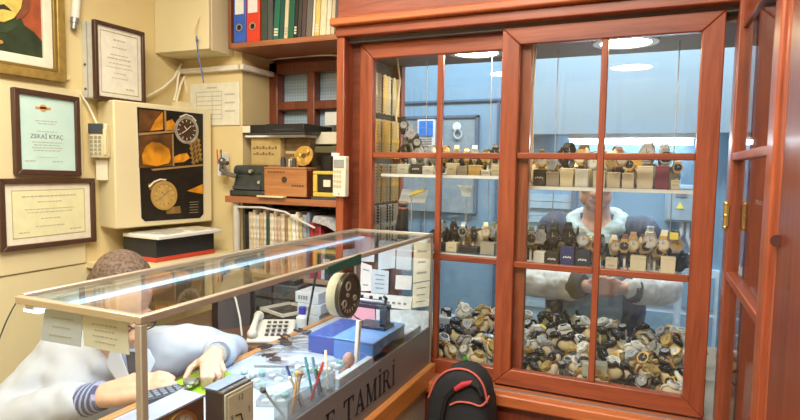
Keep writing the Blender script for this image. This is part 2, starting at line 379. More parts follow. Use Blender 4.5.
# doors
def sliding_door(x0, x1, z0, z1, y, st, xm, zs, mu, right_stile=True):
    d = sub_empty('sliding_door', dc)
    tk = .032
    def rail(z, h):
        MB().add([(x0 + (0 if h < 0 else 0), y, z), (x1, y, z), (x1 - st, y, z + h), (x0 + st, y, z + h), (x0, y + tk, z), (x1, y + tk, z), (x1 - st, y + tk, z + h), (x0 + st, y + tk, z + h)],
                 [(0, 1, 2, 3), (4, 7, 6, 5), (0, 4, 5, 1), (1, 5, 6, 2), (2, 6, 7, 3), (3, 7, 4, 0)] if h > 0 else [(0, 3, 2, 1), (4, 5, 6, 7), (0, 1, 5, 4), (1, 2, 6, 5), (2, 3, 7, 6), (3, 0, 4, 7)]).build('rail', wrx, d, bevel=.004)
    rt = .06
    rail(z0, rt); rail(z1, -rt)
    for xa, xb in ((x0, x0 + st), (x1, x1 - st)):
        MB().prism([(xa, y, z0), (xb, y, z0 + rt), (xb, y, z1 - rt), (xa, y, z1)], (0, tk, 0)).build('stile', wrz, d, bevel=.004)
    MB().box(xm - mu / 2, xm + mu / 2, y + .004, y + .026, z0 + rt, z1 - rt).build('glazing_bar', wrz, d, bevel=.003)
    for z in zs:
        for xa, xb in ((x0 + st, xm - mu / 2), (xm + mu / 2, x1 - st)): MB().box(xa, xb, y + .004, y + .026, z - mu / 2, z + mu / 2).build('glazing_bar', wrx, d, bevel=.003)
    MB().box(x0 + st - .004, x1 - st + .004, y + .014, y + .018, z0 + rt - .004, z1 - rt + .004).build('glass_pane', g_clear, d)
    return d
sliding_door(-.507, .176, .765, 2.034, 2.0, .063, -.1665, (1.5925, 1.207), .022)
sliding_door(-1.087, -.41, .748, 2.028, 2.036, .058, -.75, (1.592, 1.205), .022)
# lamps in the cabinet ceiling
def case_lamp(x, y, lab):
    l = thing('ceiling_lamp', lab, 'lamp', (x, y, 2.006), 'round lamps in the display cabinet ceiling')
    r = MB(); r.ring((x, y, 1.994), (0, 0, 1), .085, .11, .012, 40); r.build('rim', mat('lamp_rim_white', (.85, .82, .72), .4), l)
    r = MB(); r.ring((x, y, 1.996), (0, 0, 1), 0, .086, .006, 40); r.build('diffuser', emis('case_lamp_light', (1, .84, .52), 34), l)
case_lamp(-.115, 2.2, 'round lit lamp in the cabinet ceiling above the front sliding door')
case_lamp(-.66, 2.2, 'round lit lamp in the cabinet ceiling above the rear sliding door')

# side wing on the shop's other side
sw = thing('side_display_wing', 'red wooden side wing of the display with a tall glazed hinged door', 'display cabinet', (.22, 1.6, 0))
XS = .212
MB().box(XS - .005, XS + .06, 1.93, 2.06, .04, 2.75).build('corner_post', wrz, sw, bevel=.004)
MB().box(XS - .012, XS + .035, 1.905, 1.93, .1, 2.05).build('door_stile', wrz, sw, bevel=.004)
MB().box(XS - .002, XS + .03, 1.33, 1.93, 1.955, 2.06).build('top_rail', wry, sw, bevel=.004)
MB().box(XS - .002, XS + .03, 1.33, 1.93, .05, .75).build('bottom_rail', wry, sw, bevel=.004)
MB().box(XS - .012, XS + .035, 1.265, 1.335, .1, 2.75).build('door_stile', wrz, sw, bevel=.005)
MB().box(XS - .004, XS + .05, 1.225, 1.265, 0, 2.75).build('door_jamb', wrz, sw, bevel=.004)
for z in (1.592, 1.247): MB().box(XS - .010, XS + .016, 1.335, 1.905, z - .011, z + .011).build('glazing_bar', wry, sw, bevel=.003)
MB().box(XS + .006, XS + .010, 1.33, 1.91, .74, 1.96).build('glass_pane', g_clear, sw)
MB().box(XS - .002, XS + .05, .55, 1.225, 0, 2.75).build('wood_panel', wood('wing_panel_wood', (.11, .022, .011), (.22, .046, .02), 'z'), sw)
MB().cyl(onX(777, 241, XS - .002), onX(777, 241, XS - .008), .011, n=16).build('wood_knot', mat('dark_knot', (.06, .012, .008), .4), sw)
MB().box(XS - .005, XS + .06, 1.225, 2.06, 2.05, 2.75).build('frieze_panel', wry, sw)
h = MB().cyl((XS - .016, 1.915, 1.385), (XS - .016, 1.915, 1.455), .007, n=12).box(XS - .016, XS - .011, 1.9, 1.935, 1.39, 1.45)
for z in (1.385, 1.42, 1.455): h.ball((XS - .016, 1.915, z), .0085, 10, 6)
h.build('hinge', brass, sw)
MB().box(.60, .63, .55, 2.47, .0, 2.75).build('rear_board', blue, sw)
MB().box(.26, .60, 1.23, 2.04, .70, .78).build('display_floor', mat('display_cloth', (.40, .37, .31), .8), sw)
MB().box(.26, .60, 1.23, 2.05, 2.006, 2.03).build('ceiling_board', mat('case_ceiling', (.30, .22, .17), .6), sw)
for z in (1.46, 1.18):
    MB().box(.30, .58, 1.30, 2.38, z - .008, z).build('glass_shelf', g_shelf, sw)
    MB().box(.296, .30, 1.30, 2.38, z - .011, z + .001).build('shelf_edge', mat('shelf_edge_white', (.80, .83, .78), .3), sw)

# ================================================================== LEFT WALL
def yz(pts, X): return [onX(x, y, X) for x, y in pts]
def flat(pts, X, t, m, parent, name):
    return MB().prism(yz(pts, X), (-t, 0, 0)).build(name, m, parent, smooth=0)
def hang_frame(root, X, y0, y1, z0, z1, w, th, m, name='frame', sl=0):
    f = MB()
    def P(y, z): return (X, y, z + sl * (y - y0))
    def quad(a, b, c, d): f.prism([P(*a), P(*b), P(*c), P(*d)], (-th, 0, 0))
    quad((y0, z0), (y1, z0), (y1 - w, z0 + w), (y0 + w, z0 + w)); quad((y0, z1), (y1, z1), (y1 - w, z1 - w), (y0 + w, z1 - w))
    quad((y0, z0), (y0 + w, z0 + w), (y0 + w, z1 - w), (y0, z1)); quad((y1, z0), (y1 - w, z0 + w), (y1 - w, z1 - w), (y1, z1))
    return f.build(name, m, root, bevel=.003)
def sheet(root, X, y0, y1, z0, z1, m, name='paper', t=.004):
    return MB().box(X - t, X, y0, y1, z0, z1).build(name, m, root, smooth=0)
def lines(root, X, rows, m, name='printed_text'):
    """rows: (y centre, z, half width, height) printed as broken word strokes"""
    f = MB(); rnd = random.Random(len(rows) * 31 + int(rows[0][1] * 1000))
    for yc, z, hw, hh in rows:
        y = yc - hw
        while y < yc + hw:
            w = min(rnd.uniform(.006, .018), yc + hw - y)
            if w > .002: f.box(X, X + .0008, y, y + w, z - hh / 2, z + hh / 2)
            y += w + .004
    return f.build(name, m, root, smooth=0)
def text_mesh(name, body, size, m, parent, loc, R):
    c = bpy.data.curves.new(name, 'FONT'); c.body = body; c.size = size; c.align_x = 'CENTER'; c.align_y = 'CENTER'; c.extrude = .0004
    t = bpy.data.objects.new(name + '_curve', c); COL.objects.link(t)
    dg = bpy.context.evaluated_depsgraph_get(); me = bpy.data.meshes.new_from_object(t.evaluated_get(dg))
    bpy.data.objects.remove(t)
    me.materials.clear(); me.materials.append(m)
    T = Matrix.Translation(Vector(loc) - Vector(parent['_o'])) @ R.to_4x4()
    me.transform(T); o = bpy.data.objects.new(name, me); COL.objects.link(o); o.parent = parent; o['_o'] = tuple(parent['_o']); return o
RX_ = Matrix(((0, 0, 1), (1, 0, 0), (0, 1, 0)))   # text reading along +Y, facing +X
RY_ = Matrix(((1, 0, 0), (0, 0, -1), (0, 1, 0)))  # text reading along +X, facing -Y

# portrait
pt = thing('portrait_painting', 'gold framed portrait of a man in a dark green uniform on red ground', 'painting', (WL, 1.33, 1.87))
gm = mat('antique_gold_frame', (.52, .36, .10), .4, .55, var=.2)
hang_frame(pt, WL + .035, 1.06, 1.575, 1.862, 2.50, .034, .035, gm, 'outer_frame')
hang_frame(pt, WL + .030, 1.094, 1.541, 1.896, 2.466, .012, .024, mat('dark_gold_frame', (.30, .20, .05), .45, .4), 'inner_frame')
hang_frame(pt, WL + .022, 1.106, 1.529, 1.908, 2.454, .036, .016, mat('frame_liner', (.85, .78, .62), .7), 'liner')
XP = WL + .010
cv = MB().box(WL + .002, XP, 1.14, 1.495, 1.942, 2.42).build('canvas', mat('red_brown_canvas', (.36, .08, .03), .6, var=.3, scale=14), pt)
flat([(-60, 40), (-28, 28), (-10, 18), (4, 23), (16, 17), (20, 15), (24, 25), (34, 32), (42, 41), (43, 70), (-30, 72), (-60, 70)], XP + .002, .002, mat('painted_uniform_green', (.028, .045, .018), .6, var=.35, scale=20), pt, 'painted_coat')
flat([(-12, -34), (20, -34), (24, -10), (21, 8), (14, 18), (4, 22), (-6, 20), (-16, 8)], XP + .003, .003, mat('painted_skin', (.70, .55, .12), .6, var=.2, scale=25), pt, 'painted_face')
flat([(20, -30), (27, -30), (32, -6), (29, 12), (22, 18), (16, 20), (23, 4)], XP + .0035, .003, mat('painted_shadow', (.22, .07, .03), .6, var=.2), pt, 'painted_hair')
flat([(-10, 10), (-2, 5), (4, 4), (9, 8), (12, 11), (3, 9), (-4, 10)], XP + .004, .004, mat('painted_dark', (.03, .025, .02), .6), pt, 'painted_moustache')
flat([(-10, 22), (4, 25), (16, 19), (18, 27), (6, 33), (-10, 30)], XP + .004, .004, mat('painted_collar', (.035, .06, .022), .6, var=.2), pt, 'painted_collar')
MB().cyl(onX(1, 42, XP + .002), onX(1, 42, XP + .006), .007, n=12).build('painted_button', brass, pt)

# certificates
ct = thing('framed_certificate', 'brown framed mint green certificate with a small orange emblem, below the portrait', 'certificate', (WL + .012, 1.49, 1.49))
X1 = WL + .040
hang_frame(ct, X1, 1.362, 1.625, 1.497, 1.818, .020, .026, frm, sl=-.03)
f_ = MB().prism([(X1 - .012, 1.378, 1.513), (X1 - .012, 1.61, 1.506), (X1 - .012, 1.61, 1.797), (X1 - .012, 1.378, 1.802)], (-.006, 0, 0)); f_.build('paper', mint, ct)
em = MB(); c0 = onX(43, 108, X1 - .0115); em.ring(c0, (1, 0, 0), .0, .013, .002, 20); em.box(c0.x, c0.x + .002, c0.y - .03, c0.y + .03, c0.z - .004, c0.z + .004)
em.build('emblem', mat('orange_emblem', (.75, .33, .10), .6), ct)
lines(ct, X1 - .012, [(1.49, 1.702, .045, .0035), (1.49, 1.692, .035, .003), (1.49, 1.662, .04, .003)], inkl)
text_mesh('name_line', 'ZEKA\u0130 KTAÇ', .023, ink, ct, (X1 - .0115, 1.49, 1.642), RX_)
lines(ct, X1 - .012, [(1.49, 1.62 - .0105 * k, .06 - .006 * (k % 2), .0035) for k in range(4)] + [(1.49, 1.563, .04, .002), (1.42, 1.548, .02, .004), (1.53, 1.546, .02, .004)], inkl)
c2 = thing('framed_certificate', 'wide brown framed cream diploma, the lowest frame on the wall', 'certificate', (WL + .012, 1.5, 1.21))
X2 = WL + .036
hang_frame(c2, X2, 1.30, 1.69, 1.212, 1.482, .020, .024, frm, sl=-.01)
sheet(c2, X2 - .012, 1.318, 1.672, 1.226, 1.464, mat('diploma_mat', (.85, .78, .62), .8))
hang_frame(c2, X2 - .010, 1.347, 1.645, 1.255, 1.437, .003, .002, mat('diploma_border', (.45, .42, .25), .7), 'printed_border')
sheet(c2, X2 - .011, 1.350, 1.642, 1.258, 1.434, mat('diploma_cream', (.82, .79, .48), .8, var=.05), 'certificate_sheet', t=.001)
lines(c2, X2 - .0108, [(1.496, 1.412, .11, .005), (1.496, 1.39, .05, .003), (1.496, 1.362, .10, .003), (1.496, 1.35, .09, .003), (1.496, 1.325, .04, .003), (1.496, 1.295, .06, .003), (1.39, 1.275, .02, .004), (1.60, 1.275, .025, .004)], inkl)
# white meter box with the third certificate on it
bxm = thing('wall_meter_box', 'grey-white metal meter box on the wall behind a framed certificate', 'meter box', (-2.12, 1.74, 1.8))
MB().box(WL, -2.125, 1.668, 1.905, 1.812, 2.125).build('body', mat('meter_box_grey', (.62, .62, .56), .5), bxm, bevel=.004)
MB().box(-2.165, -2.163, 1.664, 1.668, 1.812, 2.125).build('seam', mat('seam_grey', (.35, .34, .30), .6), bxm)
sc_ = MB()
for z in (1.85, 1.95): sc_.cyl((-2.18, 1.668, z), (-2.18, 1.664, z), .005, n=10)
sc_.build('screw', dgrey, bxm)
c3 = thing('framed_certificate', 'dark framed white certificate with fine printing, hung on the meter box', 'certificate', (-2.07, 1.74, 1.8))
X3 = -2.102
hang_frame(c3, X3, 1.656, 1.907, 1.806, 2.126, .015, .022, frm)
sheet(c3, X3 - .012, 1.668, 1.895, 1.818, 2.114, mat('certificate_white', (.86, .83, .70), .8))
hang_frame(c3, X3 - .010, 1.688, 1.875, 1.838, 2.094, .003, .002, mat('diploma_border', (.45, .42, .25), .7), 'printed_border')
lines(c3, X3 - .0118, [(1.782, 2.063, .03, .005), (1.782, 2.032, .035, .004), (1.782, 2.001, .045, .0035), (1.782, 1.985, .06, .005), (1.782, 1.965, .055, .003), (1.782, 1.948, .065, .003), (1.782, 1.925, .03, .003), (1.782, 1.904, .04, .003), (1.83, 1.862, .02, .006)], inkl)
# conduit
cn = thing('wall_conduit', 'white plastic conduit ending in a grey coupling beside the portrait', 'pipe', (WL, 1.64, 2.1))
MB().cyl(onX(75, 18, WL + .02), onX(79, -40, WL + .02), .017, n=14).build('pipe', mat('conduit_white', (.86, .82, .72), .5), cn)
MB().cyl(onX(73.5, 29, WL + .02), onX(75, 17, WL + .02), .012, n=14).cyl(onX(74.2, 23, WL + .02), onX(74.8, 18, WL + .02), .0155, n=14).build('coupling', mat('grey_coupling', (.35, .34, .32), .4, .5), cn)
sk = thing('wall_socket', 'tiny cream round wall plug to the side of the portrait frame', 'socket', onX(66, 77, WL))
MB().cyl(onX(66, 77, WL), onX(66, 77, WL + .01), .013, n=16).build('plate', creamp, sk)
MB().cyl(onX(67, 77, WL + .01), onX(67, 77, WL + .012), .003, n=8).cyl(onX(65, 77, WL + .01), onX(65, 77, WL + .012), .003, n=8).build('hole', ink, sk)

# light box with the watch poster, hung a little askew
lb = thing('light_box', 'cream light box on the wall showing a dark watch advertisement', 'light box', (-2.1, 1.9, 1.27))
RL = Matrix.Rotation(math.radians(-10), 3, 'Z'); nL = RL @ Vector((1, 0, 0)); LF = Vector((-2.071, 1.703, 1.5))
def onL(x, y, off=0.0):
    d = ray(x, y); t = nL.dot(LF + nL * off - EYE) / nL.dot(d); return EYE + d * t
zlo = onL(160, 225.5).z; zhi = onL(160, 104.5).z
fa, fb = onL(114.5, 160), onL(211.7, 160)
q = MB(); q.prism([Vector((fa.x, fa.y, zlo)), Vector((fb.x, fb.y, zlo)), Vector((fb.x, fb.y, zhi)), Vector((fa.x, fa.y, zhi))], nL * -.128); q.build('body', cream2, lb, bevel=.006)
def lflat(pts, off, m, name): return MB().prism([onL(x, y, off) for x, y in pts], nL * -.0016).build(name, m, lb, smooth=0)
pz = [(137, 107), (203, 114), (203.5, 214), (200, 218), (145, 221.5), (141.5, 218)]
lflat([(136, 105.8), (204.2, 113), (204.6, 214.5), (200.5, 219.2), (144.5, 222.8), (140.4, 219)], .0016, mat('poster_edge', (.72, .66, .50), .5), 'poster_edge')
lflat(pz, .0024, mat('poster_black', (.018, .014, .010), .35, var=.3), 'poster')
def glow_mat():
    m, nt, N, L, B = nodes_of('poster_amber')
    tc = N.new('ShaderNodeTexCoord'); no = N.new('ShaderNodeTexNoise'); no.inputs['Scale'].default_value = 9
    L.new(tc.outputs['Object'], no.inputs['Vector']); r = N.new('ShaderNodeValToRGB'); e = r.color_ramp.elements
    e[0].position = .38; e[0].color = (.12, .04, .008, 1); e[1].position = .60; e[1].color = (.80, .33, .02, 1)
    L.new(no.outputs['Fac'], r.inputs['Fac']); L.new(r.outputs['Color'], B.inputs['Base Color']); B.inputs['Roughness'].default_value = .35; return m
amb = glow_mat(); brd = mat('poster_brown', (.13, .055, .018), .4, var=.4, scale=25)
amb2 = mat('poster_bright_amber', (.72, .29, .02), .35, var=.35, scale=30)
tan = mat('poster_tan', (.40, .24, .09), .4); blk2 = mat('poster_black', (.018, .014, .010), .35)
lflat([(139, 109), (165, 112), (165, 129), (139, 132)], .0030, brd, 'printed_tile')
lflat([(155, 121), (162.5, 112), (163, 129.5), (150, 131)], .0034, amb2, 'printed_tile')
lflat([(166, 122), (172, 119), (178, 128), (175, 130), (166, 130)], .0034, amb2, 'printed_tile')
lflat([(139, 136), (172, 134), (172, 166), (139, 168)], .0030, brd, 'printed_tile')
lflat([(146, 146), (152, 142), (160, 143), (169, 149), (171, 158), (169, 163), (157, 166), (143, 164), (142, 155)], .0034, amb, 'printed_tile')
lflat([(174, 157), (180, 154), (187, 153), (190, 158), (184, 162), (174, 163)], .0034, amb2, 'printed_tile')
lflat([(187, 191), (203, 184), (203, 194)], .0034, amb2, 'printed_tile')
lflat([(139, 133), (180, 130), (180, 131.8), (139, 135.5)], .0038, tan, 'printed_edge')
lflat([(164.2, 110.5), (166, 110.7), (167, 131), (165.2, 131)], .0038, tan, 'printed_edge')
lflat([(172, 134), (173.4, 134), (174.4, 166), (172.8, 166)], .0038, tan, 'printed_edge')
lflat([(151, 169), (203, 164), (203, 165.8), (153, 170.8)], .0038, tan, 'printed_edge')
def poster_watch(px, py, r, dial, rim, name, inkm):
    c = onL(px, py, .004); q = MB(); q.ring(c, nL, r * .80, r, .004, 36); q.build(name + '_bezel', rim, lb)
    q = MB(); q.ring(c, nL, 0, r * .83, .0015, 36); q.build(name + '_dial', dial, lb)
    q = MB()
    for k in range(12):
        a = k * PI / 6; R = RL @ Matrix.Rotation(a, 3, 'X'); q.obox(c + nL * .002 + R @ Vector((0, r * .66, 0)), (.001, r * .16, r * .05), R)
    for a, l in ((.7, .5), (3.7, .5), (2.2, .34)):
        R = RL @ Matrix.Rotation(a, 3, 'X'); q.obox(c + nL * .0024 + R @ Vector((0, r * l * .5, 0)), (.001, r * l, r * .05), R)
    q.build(name + '_markers', inkm, lb)
pdk = mat('poster_dark_dial', (.07, .035, .02), .35, var=.3)
for a0 in (155, 172):
    lflat([(a0 - 7, 184 if a0 < 160 else 208), (a0 + 8, 180 if a0 < 160 else 206), (a0 + 9, 186 if a0 < 160 else 213), (a0 - 5, 190 if a0 < 160 else 214)], .0036, mat('poster_strap', (.30, .17, .05), .4, var=.3), 'printed_strap')
poster_watch(164, 195.5, .066, mat('poster_gold_dial', (.60, .38, .10), .35, var=.2), mat('poster_gold', (.62, .40, .11), .35, .3), 'printed_watch', ink)
q = MB()
for i in range(5):
    for j in range(3): q.obox(onL(191 + 3.6 * j + i * .6, 144 + i * 4.6 - j * 1.8, .005), (.002, .020, .016), RL @ Matrix.Rotation(-.6, 3, 'X'))
q.build('printed_bracelet', mat('poster_bracelet', (.36, .22, .06), .35, .2, var=.3, scale=60), lb)
poster_watch(186.5, 130, .064, pdk, mat('poster_steel', (.52, .46, .38), .3, .3, var=.3, scale=30), 'printed_watch', cpaper)
q = MB(); q.tube([onL(149, 187, .006), onL(154, 182, .006), onL(160, 179.5, .006), onL(166, 180, .006)], .004, 6); q.build('printed_highlight', mat('poster_white', (.80, .74, .58), .4), lb); q = MB(); q.tube([onL(180, 117, .008), onL(186, 114.5, .008), onL(192, 116.5, .008), onL(196, 121, .008)], .0035, 6)
q.build('printed_highlight', mat('poster_white', (.80, .74, .58), .4), lb)
q = MB()
for k in range(5): q.obox(onL(194, 202 + k * 2.6, .0035), (.0008, .05 - .006 * (k % 2), .003), RL)
q.build('fine_print', mat('poster_fine_print', (.30, .26, .18), .5), lb)
# bracket on top, wires
pB = onL(181, 104, -.03); MB().obox((pB.x, pB.y, zhi + .012), (.05, .06, .026), RL).build('bracket', creamp, lb)
for nm, pts, lab in (('cable', [(180, 66), (174, 78), (163, 88), (150, 95), (146, 97)], 'thin white cable looping from the wall cabinet down to the meter box'),
                     ('cable', [(181, 64), (178, 78), (177, 90), (174, 101)], 'white cable hanging beside the corner, straight down behind the light box'),
                     ('cable', [(186, 74), (181, 84), (178, 95), (176, 103)], 'white cable pair from the ledge moulding to the light box'),
                     ('cable', [(184, 78), (187, 92), (191, 104)], 'white cable slanting from the ledge corner to the bracket on the light box')):
    tag(MB().tube([onX(x, y, WL + .03 if i else WL + .02) for i, (x, y) in enumerate(pts)], .0055, 8).build(nm, mat('ivory_wire', (.86, .80, .62), .5)), lab, 'cable')
# phone on the wall
ph = thing('wall_phone', 'small cream wall phone with a grey screen on the side of the light box', 'telephone', (-2.12, 1.63, 1.55))
RW = Matrix.Rotation(math.radians(20), 3, 'Z'); PW = onY(101.5, 141, 1.697)
def pbox(c, s, m, n, bev=.003):
    return MB().obox(PW + RW @ Vector(c), s, RW).build(n, m, ph, bevel=bev)
pbox((0, -.012, 0), (.078, .03, .142), cream2, 'body', .006)
pbox((-.006, -.029, .05), (.066, .006, .042), dgrey, 'screen')
q = MB()
for i in range(5):
    for j in range(3): q.obox(PW + RW @ Vector((-.026 + .018 * j, -.029, .015 - .017 * i)), (.011, .005, .010), RW)
q.build('keypad', mat('keypad_grey', (.34, .32, .25), .5), ph)
pbox((.032, -.028, -.005), (.014, .012, .11), creamp, 'handset', .004)
nt_ = tag(MB().obox(onY(102, 170, 1.70), (.050, .004, .085), RW).build('note_pad', cpaper), 'small cream slip of paper hanging below the wall phone', 'note')
cbl = MB().tube([onX(80, 93, WL + .02), onX(88, 105, WL + .02), onX(97, 124, WL + .05)], .004, 8).build('phone_cable', mat('ivory_wire', (.86, .80, .62), .5)); tag(cbl, 'thin cable from the meter box down to the wall phone', 'cable')

# ledge with the black presentation box
struct('trim_6', bx(WL, -1.86, 1.66, 2.22, 1.095, 1.122), creamp, bevel=.004, label='cream wall ledge under the light box')
RB = Matrix.Rotation(math.radians(-4), 3, 'Z')
bb = thing('presentation_box', 'long black presentation box with a red stripe on the wall ledge', 'box', (-2.02, 1.96, 1.122))
MB().obox((-2.02, 1.955, 1.178), (.21, .33, .09), RB).build('lid', mat('box_black', (.02, .022, .028), .5), bb, bevel=.004)
MB().obox((-2.02, 1.955, 1.1325), (.215, .335, .020), RB).build('base', mat('box_red', (.60, .06, .03), .5), bb, bevel=.003)
mg = thing('open_catalogue', 'grey-white catalogue lying open on top of the black presentation box', 'catalogue', (-2.0, 1.95, 1.223))
MB().obox((-1.995, 1.955, 1.231), (.23, .36, .016), RB).build('pages', white, mg, bevel=.003)
MB().obox((-2.0, 1.88, 1.241), (.17, .16, .005), Matrix.Rotation(.2, 3, 'Z')).build('cover', mat('catalogue_grey', (.55, .54, .48), .4, var=.3), mg)
MB().obox((-1.98, 2.04, 1.242), (.15, .15, .006), Matrix.Rotation(-.15, 3, 'Z')).build('cover', mat('catalogue_cream', (.70, .66, .52), .4, var=.3), mg)

# paper on the pillar
pp = thing('notice_sheet', 'printed price table sheet taped to the corner pillar', 'notice', (-1.985, 2.21, 1.73))
MB().box(-2.14, -1.832, 2.213, 2.219, 1.735, 1.940).build('sheet', mat('notice_paper', (.80, .78, .62), .7), pp)
q = MB()
for k in range(7): q.box(-2.10, -1.94, 2.2118, 2.213, 1.765 + k * .022, 1.768 + k * .022)
for x in (-2.10, -2.0, -1.94): q.box(x, x + .002, 2.2118, 2.213, 1.765, 1.90)
for k in range(3): q.box(-1.92, -1.86, 2.2118, 2.213, 1.80 + k * .04, 1.806 + k * .04)
q.box(-2.03, -1.97, 2.2118, 2.213, 1.915, 1.921); q.build('printed_table', mat('notice_ink', (.52, .50, .42), .8), pp)

# wall cabinet
wc = thing('wall_cabinet', 'plain cream wall cabinet high in the corner with a string on its door', 'cabinet', (-2.03, 2.14, 2.06))
MB().box(WL, -1.868, 2.07, 2.22, 2.063, 2.7).build('body', cream2, wc, bevel=.003)
MB().box(WL, -1.870, 2.052, 2.07, 2.066, 2.7).build('door', cream2, wc, bevel=.004)
p_ = [onY(196, 38, 2.045), onY(194.5, 30, 2.03), onY(196, 24, 2.03), onY(199, 17, 2.046)]
MB().tube(p_, .0035, 8).build('handle', mat('handle_cream', (.80, .70, .40), .4), wc)
st_ = tag(MB().tube([onY(196.5, 36, 2.036), onY(197, 44, 2.04), onY(199, 60, 2.042), onY(202, 72, 2.05), onY(203.5, 83, 2.05)], .003, 8).ball(onY(197, 40, 2.035), .007, 8, 6).build('blue_string', mat('string_blue', (.12, .18, .42), .7)), 'blue string knotted to the cream cabinet handle', 'string')

# ------------------------------------------------------------------ binder shelf
bs = thing('book_shelf', 'red-brown wooden wall shelf carrying binders and books above the window', 'shelf', (-1.5, 2.28, 2.07))
MB().box(-1.818, -1.165, 2.14, 2.46, 2.080, 2.104).build('board', wsh, bs, bevel=.002)
MB().box(-1.836, -1.818, 2.14, 2.46, 2.080, 2.7).build('end_panel', wood('shelf_end_wood', (.20, .06, .03), (.32, .11, .05), 'z'), bs, bevel=.002)
tag(MB().tube([onY(268, 60, 2.44), onY(280, 58.5, 2.42), onY(305, 56, 2.42), onY(332, 55, 2.4), onY(345, 57, 2.35)], .004, 8).build('white_cable', mat('ivory_wire', (.86, .80, .62), .5)), 'white cable strung under the book shelf across the window top', 'cable')
def binder(x0, x1, m, name_col):
    b = thing('ring_binder', f'{name_col} lever arch binder with a white spine label on the shelf', 'binder', ((x0 + x1) / 2, 2.27, 2.104))
    MB().box(x0, x1, 2.145, 2.42, 2.104, 2.424).build('cover', m, b, bevel=.004)
    MB().box(x0 + .012, x1 - .010, 2.142, 2.146, 2.232, 2.40).build('spine_label', white, b)
    xm = (x0 + x1) / 2
    r = MB(); r.ring((xm, 2.145, 2.172), (0, -1, 0), .012, .017, .004, 24); r.build('ring', silver, b)
    r = MB(); r.ring((xm, 2.1445, 2.172), (0, -1, 0), 0, .012, .001, 24); r.build('hole', black, b)
binder(-1.808, -1.737, mat('binder_blue', (.04, .13, .55), .35), 'blue'); binder(-1.734, -1.660, mat('binder_red', (.75, .06, .03), .35), 'red')
bk = [(.034, 'dark olive', (.05, .075, .055), .30, 0), (.028, 'slate grey', (.09, .10, .10), .31, .0), (.030, 'green', (.02, .17, .11), .33, .06), (.024, 'dark teal', (.015, .10, .08), .34, .06), (.020, 'cream', (.75, .66, .42), .33, .06),
      (.030, 'bottle green', (.015, .13, .075), .32, .06), (.016, 'black', (.02, .02, .02), .30, .06), (.020, 'charcoal', (.05, .05, .045), .33, .06), (.022, 'brown', (.10, .06, .06), .34, .06), (.030, 'grey', (.16, .15, .13), .31, .06), (.012, 'white', (.82, .78, .66), .34, .06),
      (.024, 'yellow', (.75, .58, .16), .35, .06), (.030, 'pale cream', (.80, .73, .50), .34, .06), (.022, 'ivory', (.78, .72, .55), .33, .06), (.018, 'sand', (.62, .54, .34), .33, .06), (.02, 'dark grey', (.12, .12, .12), .33, .02)]
x = -1.657
for i, (w, cn_, c, hgt, lean) in enumerate(bk):
    R = Matrix.Rotation(lean, 3, 'Y')
    m_ = mat('book_' + cn_.replace(' ', '_'), c, .5, var=.12)
    ctr = Vector((x + w / 2 + math.sin(lean) * hgt / 2, 2.27, 2.1055 + math.cos(lean) * hgt / 2 + math.sin(lean) * w / 2))
    b = thing('book', f'{cn_} book, {ORD[i]} from the red binder on the wooden shelf', 'book', (ctr.x, 2.27, 2.105), 'books on the wooden shelf')
    MB().obox(ctr, (w - .001, .235, hgt), R).build('cover', m_, b, bevel=.002)
    MB().obox(ctr + R @ Vector((0, .004, .001)), (w - .005, .236, hgt - .001), R).build('pages', cpaper, b)
    if i in (2, 4, 6, 11, 13):
        q = MB(); lo = -hgt / 2 + .02
        for k in range(3): q.obox(ctr + R @ Vector((0, -.1182, lo + .012 * k)), (w * .7, .001, .008), R)
        q.build('spine_print', cpaper if i != 4 else inkl, b)
    x += (w + .0015) / math.cos(lean) + (max(0, (bk[min(i + 1, len(bk) - 1)][4] - lean)) * hgt * 0)

# ------------------------------------------------------------------ rack under the window
rk = thing('storage_rack', 'wooden topped rack on white metal posts with old machines and records', 'rack', (-1.5, 2.27, 0))
MB().box(-1.845, -1.17, 2.12, 2.44, 1.368, 1.398).build('top_board', wsh, rk, bevel=.003)
MB().box(-1.845, -1.17, 2.14, 2.44, 1.020, 1.040).build('lower_board', wood('rack_board', (.30, .20, .12), (.42, .30, .2), 'x'), rk, bevel=.003)
for px_, y in ((-1.80, 2.15), (-1.80, 2.41), (-1.21, 2.41)): MB().cyl((px_, y, 0), (px_, y, 1.368), .017, n=16).build('post', mat('post_white', (.62, .60, .52), .4), rk)
MB().box(-1.845, -1.17, 2.14, 2.44, .40, .42).build('lower_board', wood('rack_board', (.30, .20, .12), (.42, .30, .2), 'x'), rk)
# records / magazines
rcols = [('dark patterned', (.05, .045, .04)), ('black', (.015, .015, .015)), ('speckled cream', (.62, .54, .40)), ('cream', (.72, .64, .46)), ('pale grey', (.62, .58, .50)), ('tan', (.55, .42, .26)), ('beige', (.66, .58, .44)), ('dark green', (.03, .07, .055)),
         ('ivory', (.72, .66, .52)), ('sand', (.60, .52, .38)), ('rosy', (.58, .38, .32)), ('buff', (.68, .60, .42)), ('brown', (.32, .2, .12)), ('yellowed', (.70, .60, .36)), ('white', (.78, .74, .64)), ('cream white', (.74, .68, .54)), ('ochre', (.55, .42, .2)),
         ('steel grey', (.30, .33, .36)), ('blue grey', (.20, .25, .32)), ('crimson', (.38, .03, .04)), ('wine red', (.30, .03, .035)), ('dark red', (.42, .05, .05)), ('pale blue', (.45, .55, .65)), ('charcoal', (.04, .04, .045)), ('dull navy', (.04, .05, .10)), ('graphite', (.07, .07, .075)), ('light grey', (.55, .55, .52)), ('off white', (.70, .68, .60))]
x = -1.768
